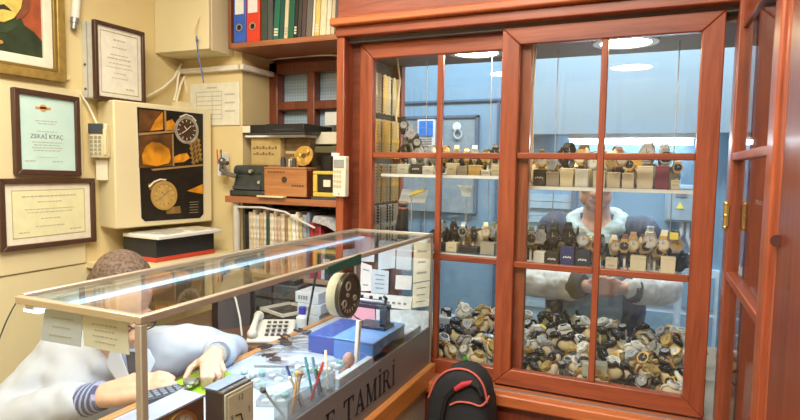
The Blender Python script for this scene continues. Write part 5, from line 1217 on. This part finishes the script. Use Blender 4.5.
q.build('sweater', swt, cu); remesh(bpy.data.objects[q and 'sweater'], .012, 4)
q = MB()
for s in (0, 1):
    g_ = (-1, 1)[s]
    q.caps([Vector((cx + g_ * .06, 2.765, 1.285)), Sh[s], Sh[s].lerp(E_[s], .62)], [.065, .088, .082], 14)
    q.caps([Vector((cx + g_ * .13, 2.76, 1.23)), Vector((cx + g_ * .135, 2.755, 1.0)), Vector((cx + g_ * .14, 2.755, .80))], [.085, .085, .085], 14)
q.caps([(cx, 2.80, 1.24), (cx, 2.80, .82)], [.13, .13], 16)
jk = q.build('jacket', navy, cu); remesh(jk, .010, 4); folds(jk, .022, .07)
for s in (0, 1):
    q = MB(); a, b, c = Sh[s].lerp(E_[s], .55), E_[s], E_[s].lerp(W_[s], .84)
    q.caps([a, b], [.078, .076], 16)
    n_ = 6
    pts = [b.lerp(c, k / (n_ * 2)) for k in range(n_ * 2 + 1)]; q.caps(pts, [.076 - .010 * k / (n_ * 2) + (.007 if k % 2 else -.004) for k in range(n_ * 2 + 1)], 16)
    sl_ = q.build('sleeve', puff, cu); remesh(sl_, .007, 1); folds(sl_, .020, .05)
    MB().tube([E_[s].lerp(W_[s], .84), E_[s].lerp(W_[s], .98), E_[s].lerp(W_[s], 1.08)], [.066, .062, .048], 18).build('cuff', mat('cuff_black', (.03, .03, .035), .8), cu)
q = MB(); hp_ = []
for k in range(15):
    a = -PI * .5 + (k - 7) / 7 * PI * .80
    hp_.append(Vector((cx + .098 * math.cos(a + PI) if False else cx + .105 * math.sin((k - 7) / 7 * PI * .93), 2.735 + .085 * math.cos((k - 7) / 7 * PI * .93), 1.335 - .085 * (abs(k - 7) / 7) ** 2.2)))
q.caps(hp_, [.031 + .010 * math.sin(PI * k / 14) for k in range(15)], 12)
hd = q.build('hood', hood, cu); remesh(hd, .007, 3); folds(hd, .024, .045)
MB().prism([(cx - .07, 2.625, 1.27), (cx + .07, 2.625, 1.27), (cx + .05, 2.60, 1.12), (cx - .05, 2.60, 1.12)], (0, .05, 0)).build('hoodie_front', hood, cu, bevel=.015)
for s in (-1, 1): MB().tube([(cx + s * .045, 2.612, 1.24), (cx + s * .05, 2.598, 1.15), (cx + s * .05, 2.595, 1.10)], .004, 8).build('drawstring', white, cu)
q = MB()
for s in (-1, 1): q.caps([(cx + s * .085, 2.74, .84), (cx + s * .095, 2.72, .46), (cx + s * .10, 2.75, .09)], [.100, .075, .065], 14)
jn = q.build('trousers', mat('denim', (.06, .10, .18), .8, var=.2, scale=40), cu); remesh(jn, .012, 2)
for s in (-1, 1): MB().caps([(cx + s * .10, 2.75, .045), (cx + s * .11, 2.60, .04)], [.05, .042]).build('shoe', black, cu)

# ================================================================== WATCHES
STR = {'black': mat('strap_black', (.015, .015, .017), .5, var=.3, scale=90), 'brown': mat('strap_brown', (.16, .06, .025), .55, var=.2, scale=90), 'tan': mat('strap_tan', (.42, .22, .09), .55, var=.15, scale=90),
       'white': mat('strap_white', (.78, .77, .73), .5), 'cream': mat('strap_cream', (.76, .68, .48), .5), 'navy': mat('strap_navy', (.02, .04, .13), .5), 'grey': mat('strap_grey2', (.22, .22, .22), .5), 'steel': silver, 'gold': gold, 'two-tone': brass,
       'green': mat('strap_green', (.10, .55, .06), .5), 'red': mat('strap_red', (.45, .04, .04), .5), 'olive': mat('strap_olive', (.14, .15, .05), .6)}
DIAL = {'d': mat('dial_dark', (.02, .022, .03), .25), 'w': mat('dial_white', (.62, .60, .52), .3), 'g': mat('dial_gold', (.48, .34, .13), .3), 's': mat('dial_silver', (.32, .33, .34), .3)}
CUSH = {'b': mat('cushion_beige', (.66, .56, .38), .8), 'w': mat('cushion_white', (.80, .77, .68), .8), 'k': mat('cushion_black', (.03, .03, .03), .8), 'g': mat('cushion_grey', (.34, .33, .32), .8), 'y': mat('cushion_straw', (.72, .60, .34), .8)}
TAG = {'o': mat('price_tag_orange', (.85, .45, .06), .5), 'y': mat('price_tag_yellow', (.85, .72, .10), .5), 'w': white, 'b': mat('price_tag_blue', (.10, .25, .60), .5)}
A_, B_2 = .036, .027
casegold = mat('case_gold', (.62, .42, .14), .45, .6); casesteel = mat('case_steel', (.42, .42, .41), .5, .6)
def watch_parts(strap, dial, cush, tagc, stand):
    """origin at the bottom of the strap loop (or of the stand); dial looks along -Y"""
    root = bpy.data.objects.new('wristwatch', None); COL.objects.link(root); root['_o'] = (0, 0, 0); root.empty_display_size = .03
    h0 = A_ + (.052 if stand else 0)
    def L(a, k=1.0): return Vector((0, -B_2 * k * math.cos(a), h0 + A_ * k * math.sin(a)))
    q = MB(); link = strap in ('steel', 'gold', 'two-tone'); n = 26
    for i in range(n):
        a0 = 2 * PI * i / n; a1 = 2 * PI * (i + (.86 if link else 1.0)) / n
        w = .0105 - .002 * abs(math.sin(a0 / 2))
        v = []
        for a in (a0, a1):
            for k in (1.0, 1.0 + .10):
                p = L(a, k); v += [p + Vector((-w, 0, 0)), p + Vector((w, 0, 0))]
        q.add(v, [(0, 1, 5, 4), (2, 6, 7, 3), (0, 4, 6, 2), (1, 3, 7, 5)] + ([(0, 2, 3, 1), (4, 5, 7, 6)] if link else []))
    q.build('strap', STR[strap], root)
    c = Vector((0, -B_2 * 1.08, h0))
    q = MB(); q.cyl(c + Vector((0, .004, 0)), c + Vector((0, -.007, 0)), .0195, n=24); q.ring(c + Vector((0, -.007, 0)), (0, -1, 0), .0155, .0195, .002, 24)
    q.cyl(c + Vector((.019, -.002, 0)), c + Vector((.0235, -.002, 0)), .003, n=8)
    for s in (-1, 1): q.box(-.0105, .0105, c.y - .004, c.y + .006, h0 + s * .020 - .004, h0 + s * .020 + .004)
    cm = casegold if strap in ('gold', 'two-tone', 'cream', 'brown', 'tan') else (black if strap in ('black', 'navy', 'olive') and dial in 'ds' and not stand else (STR['white'] if strap == 'white' else (black if strap == 'black' and dial == 'd' else casesteel)))
    case = q.build('case', cm, root)
    q = MB(); q.ring(c + Vector((0, -.0072, 0)), (0, -1, 0), 0, .0157, .0006, 20); q.build('dial', DIAL[dial], case)
    q = MB()
    q.box(-.0006, .0006, c.y - .0084, c.y - .0079, h0, h0 + .011).obox((.004, c.y - .0081, h0 + .003), (.009, .0005, .0012), Matrix.Rotation(-.6, 3, 'Y'))
    for k in range(4): a = k * PI / 2; q.obox((.0125 * math.cos(a), c.y - .0081, h0 + .0125 * math.sin(a)), (.003, .0005, .001), Matrix.Rotation(-a, 3, 'Y'))
    q.build('hands', DIAL['w'] if dial == 'd' else DIAL['d'], case)
    if cush:
        q = MB(); q.ball((0, 0, h0), (.017, B_2 * .97, A_ * .97), 14, 9); q.build('cushion', CUSH[cush], root)
    if tagc:
        q = MB(); q.obox((0, .004, h0 + A_ * 1.14), (.020, .030, .0012), Matrix.Rotation(-.1, 3, 'X')); q.build('price_tag', TAG[tagc], root)
    if stand:
        q = MB(); q.box(-.011, .011, -.014, .016, 0, .004).box(-.004, .004, .002, .008, 0, .062); q.build('stand', g_cup if stand == 'c' else CUSH['w'], root)
    return root
PROTO = {}
def put_watch(key, loc, R, label, group):
    first = key not in PROTO
    if first: PROTO[key] = watch_parts(*key); o = PROTO[key]
    else: o = copy_tree(PROTO[key])
    o.matrix_world = Matrix.Translation(Vector(loc)) @ R.to_4x4(); tag(o, label, 'watch', group); return o
SNAME = {'steel': 'steel bracelet', 'gold': 'gold bracelet', 'two-tone': 'two-tone bracelet'}
def wname(s): return SNAME.get(s, s + ' strap') + ' watch'
FILL = [('black', 'd', 'k', None, None), ('brown', 'g', 'b', None, None), ('steel', 's', 'w', None, None), ('cream', 'g', 'y', None, None), ('olive', 'd', 'k', None, None), ('tan', 's', 'b', 'o', None), ('black', 's', 'b', None, None), ('grey', 'd', 'w', None, None), ('gold', 'g', 'y', None, None)]
def filler(shelf, z, door, Y_, pxs):
    for n, px in enumerate(pxs):
        key = FILL[(n * 4 + int(px)) % len(FILL)]
        put_watch(key, (onY(px, 180, Y_).x, Y_ + .006 * (n % 2), z + .002), (rotz(random.choice((-1, 1)) * random.uniform(.4, 1.1)) @ Matrix.Rotation(-.1, 3, 'X')) * random.uniform(1.05, 1.2),
                  f'{wname(key[0])} set low, {ORD[n]} from the counter on the {shelf} shelf, {door} sliding door', 'low watches on the shelves')
GB = {'cream': mat('gift_cream', (.74, .66, .44), .6), 'pale': mat('gift_pale', (.74, .74, .62), .6), 'black': mat('gift_black', (.03, .03, .032), .5), 'maroon': mat('gift_maroon', (.22, .045, .06), .5), 'tan': mat('gift_tan', (.66, .44, .14), .6), 'navy': mat('gift_navy', (.025, .04, .16), .5), 'clear': mat('gift_smoke', (.40, .36, .27), .4), 'white': mat('gift_white', (.80, .79, .72), .6), 'beige': mat('gift_beige', (.62, .54, .36), .6)}
def shelf_row(shelf, z, door, Yb, Yw, boxes, watches, base_h):
    n = 0
    for px0, px1, pyt, col in boxes:
        xa = onY(px0, 180, Yb).x; xb_ = onY(px1, 180, Yb).x; pm_ = (px0 + px1) / 2
        zt = onY(pm_, pyt, Yb).z; zt = max(zt, z + .018)
        b = thing('gift_box', f'{col} box, {ORD[n]} from the counter end of the {shelf} shelf, {door} sliding door', 'box', ((xa + xb_) / 2, Yb, z), 'watch boxes on the shelves'); n += 1
        dp = min(.045, .07)
        MB().box(xa, xb_, Yb, Yb + dp, z + .0005, zt - .006).build('base', GB[col], b, bevel=.0015)
        MB().box(xa - .0006, xb_ + .0006, Yb - .0008, Yb + dp + .0008, zt - .006, zt).build('lid', GB[col], b, bevel=.0015)
        if col in ('navy', 'black') and zt - z > .04:
            q = MB()
            for k in range(5): q.obox(((xa + xb_) / 2 - .012 + k * .006, Yb - .0012, (z + zt) / 2 + .002 * (k % 2)), (.004, .0006, .006), Matrix.Rotation(.3, 3, 'Y'))
            q.build('script_logo', white, b)
        elif col in ('white', 'cream', 'pale') and zt - z < .05:
            MB().box((xa + xb_) / 2 - .010, (xa + xb_) / 2 + .010, Yb - .0012, Yb - .0006, (z + zt) / 2 - .003, (z + zt) / 2 + .002).build('printed_mark', inkl, b)
    n = 0
    for px, pyt, strap, dial, cush, stand, sc in watches:
        x_ = onY(px, 180, Yw).x; zt = onY(px, pyt, Yw).z
        H_ = (2 * A_ + (.052 if stand else 0)) * 1.05
        s_ = max(.7, min(1.5, (zt - z) / H_)) if sc == 0 else sc
        R = (rotz(random.uniform(-.35, .45)) @ Matrix.Rotation(random.uniform(-.12, .02), 3, 'X')) * s_
        R = rotz(random.uniform(-.35, .45)) * s_
        put_watch((strap, dial, cush, None, stand), (x_, Yw + .01 * (n % 2), z + .002 if sc == 0 else zt - 2 * A_ * s_ * 1.05), R, f'{wname(strap)} {ORD[n]} from the counter along the {shelf} shelf, {door} sliding door', 'watches standing on the shelves'); n += 1
shelf_row('upper', ZR1, 'front', 2.125, 2.20,
          [(533, 545, 169.5, 'black'), (546, 559, 172, 'clear'), (560, 573, 168, 'cream'), (575, 588, 169, 'pale'), (593, 605, 171, 'cream'), (607, 620, 172.5, 'cream'), (622, 634, 173, 'cream'), (637, 653, 166, 'cream'), (655, 669, 166, 'maroon'), (671, 680, 180, 'cream')],
          [(541, 149, 'gold', 'w', 'b', 's', 0), (553, 154, 'steel', 's', 'w', 's', 0), (568, 142, 'black', 'd', None, 'c', 0), (583, 144, 'gold', 'w', 'b', 's', 0), (596, 152, 'steel', 'w', 'w', 's', 0), (607, 150, 'cream', 'g', 'b', 's', 0), (616, 146, 'brown', 'w', 'b', 's', 0), (630, 154, 'two-tone', 'd', 'g', 's', 0), (647, 138, 'steel', 'w', 'w', 's', 0), (663, 143, 'steel', 'd', 'g', 's', 0), (676, 158, 'cream', 'd', 'b', 's', 0)], 0)
o = MB().obox(onY(638, 164, 2.19), (.034, .003, .035), rotz(.1)).build('orange_card', TAG['o']); tag(o, 'orange price card behind the tall cream box on the upper shelf', 'card')
shelf_row('upper', ZL1, 'rear', 2.14, 2.20,
          [(397, 408, 164, 'pale'), (410, 421, 164, 'black'), (422, 433, 166, 'white'), (446, 456, 163, 'cream'), (457, 467, 166, 'clear'), (468, 480, 165, 'tan'), (481, 490, 170, 'white'), (491, 499, 165, 'cream')],
          [(405, 144, 'black', 'd', None, 's', 0), (419, 145, 'grey', 's', 'g', 's', 0), (432, 145, 'grey', 's', 'w', 's', 0), (445, 145, 'tan', 'g', 'y', 's', 0), (456, 145, 'cream', 's', 'b', 's', 0), (465, 148, 'gold', 'w', 'b', 's', 0), (474, 145, 'steel', 'w', 'w', 's', 0), (486, 149, 'gold', 'g', 'y', 's', 0), (495, 144, 'black', 'd', None, 'c', 0)], 0)
shelf_row('middle', ZR2, 'front', 2.125, 2.19,
          [(536, 547, 252, 'white'), (548, 561, 252, 'black'), (563, 577, 247, 'navy'), (578, 593, 251, 'black'), (609, 621, 259, 'cream'), (634, 650, 257, 'cream'), (665, 680, 258, 'cream')],
          [(533, 226, 'olive', 'd', 'k', 's', 0), (544, 224, 'black', 's', 'k', 's', 0), (556, 223, 'black', 'd', 'k', 's', 0), (570, 222, 'black', 'd', 'k', 's', 0), (583, 226, 'steel', 'w', 'k', 's', 0), (592, 236, 'gold', 'g', 'b', 's', 0), (603, 234, 'black', 'd', 'g', 's', 0), (616, 235, 'cream', 'w', 'y', 's', 0), (628, 234, 'brown', 'd', 'b', 's', 0), (636, 232, 'tan', 'w', 'b', 's', 0), (646, 234, 'brown', 'd', 'b', 's', 0), (653, 226, 'steel', 'w', 'w', 's', 0), (659, 240, 'tan', 'd', 'b', 's', 0), (668, 230, 'cream', 'w', 'b', 's', 0), (678, 230, 'black', 'g', 'k', 's', 0)], 0)
o = MB().obox(onY(674, 236, 2.12), (.026, .003, .024), rotz(.1)).build('yellow_card', TAG['y']); tag(o, 'bright yellow price card on the last watches of the middle shelf', 'card')
shelf_row('middle', ZL2, 'rear', 2.14, 2.20,
          [(438, 446, 243, 'black'), (447, 458, 243, 'cream'), (460, 479, 247, 'black'), (482, 496, 243, 'clear')],
          [(443, 220, 'grey', 's', 'g', 's', 0), (454, 219, 'black', 'd', 'k', 's', 0), (465, 222, 'steel', 'd', 'k', 's', 0), (474, 226, 'black', 'd', 'k', 's', 0), (487, 222, 'cream', 'w', 'y', 's', 0), (496, 222, 'olive', 's', 'b', 's', 0)], 0)
filler('middle', ZR2, 'front', 2.235, [531, 541, 550, 561, 572, 582, 598, 611, 622, 631, 641, 651, 662, 672, 682])
filler('middle', ZL2, 'rear', 2.245, [441, 450, 460, 470, 480, 491])
filler('upper', ZR1, 'front', 2.245, [536, 548, 560, 575, 590, 604, 613, 625, 639, 655, 670])
filler('upper', ZL1, 'rear', 2.245, [412, 426, 440, 451, 461, 470, 480, 491])
# tall tiered bust of watches beside the bracelets
tw_ = thing('watch_tower', 'sloping grey display tower carrying several dark watches beside the hanging bracelets', 'display stand', (-.955, 2.25, ZL1))
MB().prism([(-.985, 2.24, ZL1 + .001), (-.90, 2.24, ZL1 + .001), (-.965, 2.24, ZL1 + .155), (-.99, 2.24, ZL1 + .155)], (0, .05, 0)).build('pillar', mat('tower_grey', (.22, .21, .15), .6), tw_, bevel=.004)
for i, (px, py, s_) in enumerate(((403, 125, 'black'), (410, 134, 'grey'), (416, 142, 'black'))):
    p = onY(px, py, 2.215); put_watch((s_, 's', 'k', None, None), p - Vector((0, 0, .036)), rotz(.5) * .95, f'{s_} watch on the sloping tower, {("topmost", "second from top", "lowest")[i]}', 'watches on the sloping tower')
# lower left compartment: cards put in for rear glass reflections, tray, yellow tool
cdw = thing('reflection_card', 'white rounded card standing in for a rear glass reflection above the steel tray', 'card', onY(413, 203, 2.26))
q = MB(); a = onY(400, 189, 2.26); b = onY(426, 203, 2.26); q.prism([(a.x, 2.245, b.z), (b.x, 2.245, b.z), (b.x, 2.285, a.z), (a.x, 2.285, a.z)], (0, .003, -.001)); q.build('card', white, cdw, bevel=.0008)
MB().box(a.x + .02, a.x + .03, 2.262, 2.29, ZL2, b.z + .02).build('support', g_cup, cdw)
cdw = thing('reflection_card', 'small cut-corner white card standing in for a reflection among the dark watches', 'card', onY(466, 196, 2.26))
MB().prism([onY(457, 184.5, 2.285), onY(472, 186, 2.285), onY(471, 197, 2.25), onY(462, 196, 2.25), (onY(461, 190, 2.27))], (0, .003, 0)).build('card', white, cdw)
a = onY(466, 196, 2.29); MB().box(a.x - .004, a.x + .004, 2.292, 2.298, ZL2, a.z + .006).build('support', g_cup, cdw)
mq = thing('display_hand', 'black display bust wearing a red-brown bracelet behind the rear door', 'display bust', onY(402, 225, 2.2))
p0 = onY(402, 222, 2.2); MB().caps([(p0.x, 2.21, ZL2 + .01), (p0.x - .005, 2.21, ZL2 + .07), (p0.x + .002, 2.21, ZL2 + .15)], [.034, .028, .022], 14).build('bust', black, mq)
for k in range(3): q = MB(); q.ring((p0.x - .001, 2.21, ZL2 + .158 + .012 * k), (0, 0, 1), .017, .022, .006, 18); q.build('bangle', (mat('bangle_red', (.55, .18, .12), .4), mat('bangle_black', (.03, .03, .03), .4), mat('bangle_tan', (.6, .36, .25), .4))[k], mq)
yt = thing('yellow_cutter', 'yellow handled cutter on the tray beside the black bust', 'cutter', onY(431, 190, 2.16))
MB().tube([onY(415, 193, 2.16), onY(424, 190, 2.16)], [.008, .006], 10, flat=.6).tube([onY(415, 193, 2.16), onY(409, 196, 2.16)], [.006, .004], 8).build('handle', mat('tool_yellow', (.72, .52, .04), .4), yt)
MB().cyl((onY(415, 0, 2.165).x, 2.165, ZL2), (onY(415, 0, 2.165).x, 2.165, onY(415, 195, 2.16).z - .004), .003, n=8).build('support', silver, yt)
trd = thing('steel_dish_stack', 'wide steel tray with a white sheet in the rear compartment of the display', 'tray', onY(412, 228, 2.15))
a = onY(398, 213, 2.13); b = onY(428, 222, 2.13)
MB().box(a.x, b.x, 2.12, 2.20, ZL2 + .001, ZL2 + .018).build('tray', silver, trd, bevel=.003); MB().prism([(a.x + .005, 2.12, ZL2 + .02), (b.x - .01, 2.12, ZL2 + .02), (b.x - .01, 2.20, ZL2 + .045), (a.x + .005, 2.20, ZL2 + .022)], (0, 0, .002)).build('white_sheet', white, trd)
q = MB(); q.caps([(b.x + .004, 2.14, ZL2 + .002), (b.x + .008, 2.14, ZL2 + .045), (b.x - .014, 2.14, ZL2 + .055)], [.008, .008, .006], 10); q.build('arm', alu, trd)

# ---- bracelets hanging on the side board of the cabinet
rc_ = thing('bracelet_rack', 'dark side board with four steel rods for hanging bracelets in the display', 'rack', (-1.1, 2.2, 1.1))
MB().box(-1.123, -1.113, 2.07, 2.415, 1.12, 1.99).build('board', mat('rack_board_grey', (.10, .085, .06), .6), rc_)
for z in (1.935, 1.745, 1.555, 1.375):
    MB().cyl((-1.085, 2.075, z), (-1.085, 2.41, z), .0035, n=8).build('rod', silver, rc_)
    for y_ in (2.08, 2.40): MB().cyl((-1.108, y_, z), (-1.083, y_, z), .003, n=8).build('hook', silver, rc_)
def bracelet_mesh(m1, m2, w, L_):
    root = bpy.data.objects.new('bracelet', None); COL.objects.link(root); root['_o'] = (0, 0, 0); root.empty_display_size = .03
    q = MB(); nl = 13
    for k in range(nl):
        z = -(k + .5) * L_ / nl; q.box(-.003, .003, -w / 2, -w * .18, z - L_ / nl * .37, z + L_ / nl * .37).box(-.003, .003, w * .18, w / 2, z - L_ / nl * .37, z + L_ / nl * .37)
    q.build('outer_links', m1, root)
    q = MB()
    for k in range(nl): z = -(k + .1) * L_ / nl; q.box(-.0026, .004, -w * .19, w * .19, z - L_ / nl * .37, z + L_ / nl * .37)
    q.build('centre_links', m2, root)
    q = MB(); q.box(-.004, .005, -w * .5, w * .5, -L_ * .56, -L_ * .46); q.build('clasp', m1, root)
    return root
bk_dark = mat('link_blackened', (.06, .06, .07), .35, .8)
gldb = mat('link_gold', (.86, .60, .18), .4, .45); slvb = mat('link_steel', (.62, .60, .52), .4, .45)
BR = {'gold and steel': bracelet_mesh(gldb, slvb, .019, .165), 'all gold': bracelet_mesh(gldb, gldb, .019, .165), 'steel': bracelet_mesh(slvb, slvb, .019, .165), 'black and steel': bracelet_mesh(slvb, bk_dark, .019, .165)}
usedB = set()
for r_i, (z, kinds) in enumerate(((1.935, ('steel', 'gold and steel')), (1.745, ('all gold', 'gold and steel')), (1.555, ('gold and steel', 'steel')), (1.375, ('black and steel', 'steel')))):
    for k in range(7):
        kk = kinds[0] if (k * 7 + r_i) % 3 else kinds[1]
        o = BR[kk] if kk not in usedB else copy_tree(BR[kk]); usedB.add(kk)
        o.location = (-1.078 + .004 * (k % 2), 2.10 + k * .047, z); o.rotation_euler = (0, 0, -.75 + random.uniform(-.15, .15)); 
        tag(o, f'{kk} link bracelet, {ORD[k]} from the glass in the {("top", "second", "third", "lowest")[r_i]} hanging row', 'bracelet', 'hanging link bracelets')
# ---- heap of watches on the sloping display floor
rh = random.Random(11)
keys = [('black', 'd', 'b', 'o', None), ('black', 'd', None, None, None), ('brown', 'g', 'b', 'o', None), ('tan', 'w', 'b', 'o', None), ('white', 'w', 'w', 'y', None), ('cream', 'g', 'y', None, None), ('black', 's', 'w', 'o', None), ('navy', 'd', 'b', None, None),
        ('steel', 'd', None, None, None), ('gold', 'g', None, None, None), ('brown', 'd', 'y', 'y', None), ('white', 's', 'b', 'o', None), ('olive', 'd', 'b', 'w', None), ('white', 'd', 'w', 'w', None), ('grey', 's', 'b', 'y', None), ('black', 'd', 'y', None, None)]
def floor_z(y): return .745 + (y - 2.02) * (.87 - .745) / .45
tmp = [Vector((0, -B_2 * 1.12 * math.cos(a), A_ + A_ * 1.12 * math.sin(a))) + Vector((s * .011, 0, 0)) for a in [k * PI / 8 for k in range(16)] for s in (-1, 1)] + [Vector((0, -.038, A_ + s * .02)) for s in (-1, 1)]
def heap(x0, x1, dxx, rows, where, special=None):
    for r_i, (y, lift) in enumerate(rows):
        n = int((x1 - x0) / dxx)
        for k in range(n):
            key = keys[rh.randrange(len(keys))]
            if special and (r_i, k) in special: key = special[(r_i, k)]
            x_ = x0 + (k + .5 + rh.uniform(-.18, .18) + .25 * (r_i % 2)) * dxx; y_ = y + rh.uniform(-.012, .012)
            R = rotz(rh.choice((-1, 1)) * rh.uniform(.35, 1.5)) @ Matrix.Rotation(rh.uniform(-1.5, -.5), 3, 'X') @ Matrix.Rotation(rh.uniform(-.4, .4), 3, 'Y')
            s_ = rh.uniform(.86, 1.06); R = R * s_
            lo = min((R @ p).z for p in tmp)
            z = floor_z(y_) - lo + lift + .004 + .012
            put_watch(key, (x_, y_, z), R, f'{wname(key[0])} {ORD[k]} from the counter, {("front", "second", "third", "fourth", "fifth", "rearmost")[r_i]} heap row, {where} door', 'watches heaped on the display floor')
heap(-.475, .185, .044, ((2.075, .004), (2.125, .010), (2.175, .018), (2.225, .026), (2.28, .034), (2.34, .040)), 'front')
heap(-.80, -.475, .045, ((2.09, .004), (2.14, .010), (2.19, .016), (2.245, .024), (2.30, .030), (2.35, .034)), 'rear', {(0, 3): ('green', 'w', 'w', None, None), (1, 2): ('steel', 'd', 'g', None, None)})
# box in the heap, clear tray, two dark display forks
o = MB().obox(onY(594, 372, 2.075) + Vector((0, .02, .005)), (.085, .05, .05), rotz(.1)).build('grey_box', mat('heap_box', (.42, .43, .34), .5), bevel=.003); tag(o, 'grey-green open box standing in the front of the watch heap', 'box')
o = MB().box(-.83, -.765, 2.28, 2.36, .86, .905).build('white_tray', bwhite, bevel=.003); tag(o, 'small white tray at the back corner of the watch heap by the counter', 'tray')
for i, (px, py) in enumerate(((571, 318), (585, 328))):
    p = onY(px, py, 2.40); o = thing('watch_fork', ('tall black display fork rising behind the watch heap', 'shorter grey display fork rising behind the watch heap')[i], 'display stand', (p.x, p.y, .86))
    MB().box(p.x - .012, p.x + .012, 2.39, 2.41, .85, p.z).build('stem', (black, dgrey)[i], o, bevel=.003)
    for s in (-1, 1): MB().caps([(p.x + s * .010, 2.40, p.z - .005), (p.x + s * .026, 2.40, p.z + .018), (p.x + s * .022, 2.40, p.z + .03)], [.009, .009, .007], 10).build('prong', (black, dgrey)[i], o)
# ---- side wing watches seen through the side pane
for i, (y, z, key) in enumerate(((1.42, 1.46, ('brown', 'w', 'b', None, 's')), (1.52, 1.46, ('black', 'd', 'k', None, 's')), (1.62, 1.46, ('steel', 'w', 'w', None, 's')), (1.75, 1.46, ('gold', 'g', 'b', None, 's')), (1.40, 1.18, ('brown', 'd', 'b', None, 's')), (1.50, 1.18, ('tan', 'w', 'b', None, 's')), (1.61, 1.18, ('black', 's', 'k', None, 's')), (1.73, 1.18, ('steel', 'd', 'g', None, 's')))):
    put_watch(key, (.345 + .02 * (i % 2), y, z + .001), rotz(-1.2), f'{wname(key[0])} on the {"upper" if z > 1.3 else "lower"} side wing shelf, {ORD[i % 4]} from the knotted panel', 'watches in the side wing')
for i in range(14):
    key = keys[(i * 5) % 16]; y_ = 1.30 + .055 * (i // 2); x_ = .32 + .07 * (i % 2)
    R = rotz(rh.uniform(-2, -.6)) @ Matrix.Rotation(rh.uniform(-.9, -.3), 3, 'X'); lo = min((R @ p).z for p in tmp)
    put_watch(key, (x_, y_, .79 - lo), R, f'{wname(key[0])} on the side wing floor, {"inner" if i % 2 else "outer"} line, {ORD[i // 2]} from the knot', 'watches in the side wing')
for i, (y, z) in enumerate(((1.46, 1.83), (1.50, 1.75), (1.93, 1.66))):
    o = copy_tree(BR['black and steel']); o.location = (.30, y, z); tag(o, ('dark bracelet hanging high behind the side pane, nearer the knotted panel', 'dark bracelet hanging behind the side pane, second from the knotted panel', 'dark bracelet hanging in the gap beside the corner post')[i], 'bracelet', 'bracelets hanging in the side wing')
    tag(MB().cyl((.30, y, z), (.30, y, 2.006), .0012, n=6).build('thread', silver), ('thread holding the highest dark bracelet of the side wing', 'thread holding the second dark bracelet of the side wing', 'thread holding the bracelet beside the corner post')[i], 'thread')

# ================================================================== LIGHT
def area(name, loc, size, power, col, rot=(0, 0, 0), sy=None):
    l = bpy.data.lights.new(name, 'AREA'); l.energy = power; l.color = col; l.size = size
    if sy: l.shape = 'RECTANGLE'; l.size_y = sy
    o = bpy.data.objects.new(name, l); COL.objects.link(o); o.location = loc; o.rotation_euler = rot; return o
area('shop_ceiling_lamp', (-1.1, .9, 2.70), 1.2, 30, (1, .93, .77), sy=.35)
area('shop_ceiling_lamp', (-.35, .1, 2.70), 1.2, 48, (1, .94, .83), sy=.5)
area('guard_strip_lamp', (-1.02, 1.28, 1.262), .95, 2.4, (.66, .83, 1), (0, math.radians(-18), math.radians(90)) if False else (0, 0, math.radians(90)), sy=.03)
area('passage_fill', (-.4, 2.78, 2.95), 2.6, 72, (.90, .96, 1), sy=.5)  # unseen fill light added to brighten the passage and customer
def point(name, loc, e, col, r):
    l = bpy.data.lights.new(name, 'POINT'); l.energy = e; l.color = col; l.shadow_soft_size = r; o = bpy.data.objects.new(name, l); COL.objects.link(o); o.location = loc
W = bpy.data.worlds.new('world'); S.world = W; W.use_nodes = True
bg = W.node_tree.nodes['Background']; bg.inputs['Color'].default_value = (.92, .94, 1, 1); bg.inputs['Strength'].default_value = .55
S.view_settings.view_transform = 'Standard'; S.view_settings.look = 'None'; S.view_settings.exposure = .35; S.view_settings.gamma = 1; S.view_settings.use_curve_mapping = False
try:
    S.cycles.max_bounces = 10; S.cycles.transparent_max_bounces = 40; S.cycles.glossy_bounces = 5; S.cycles.sample_clamp_indirect = 6; S.cycles.caustics_reflective = False; S.cycles.caustics_refractive = False
    S.cycles.use_denoising = True
except Exception: pass
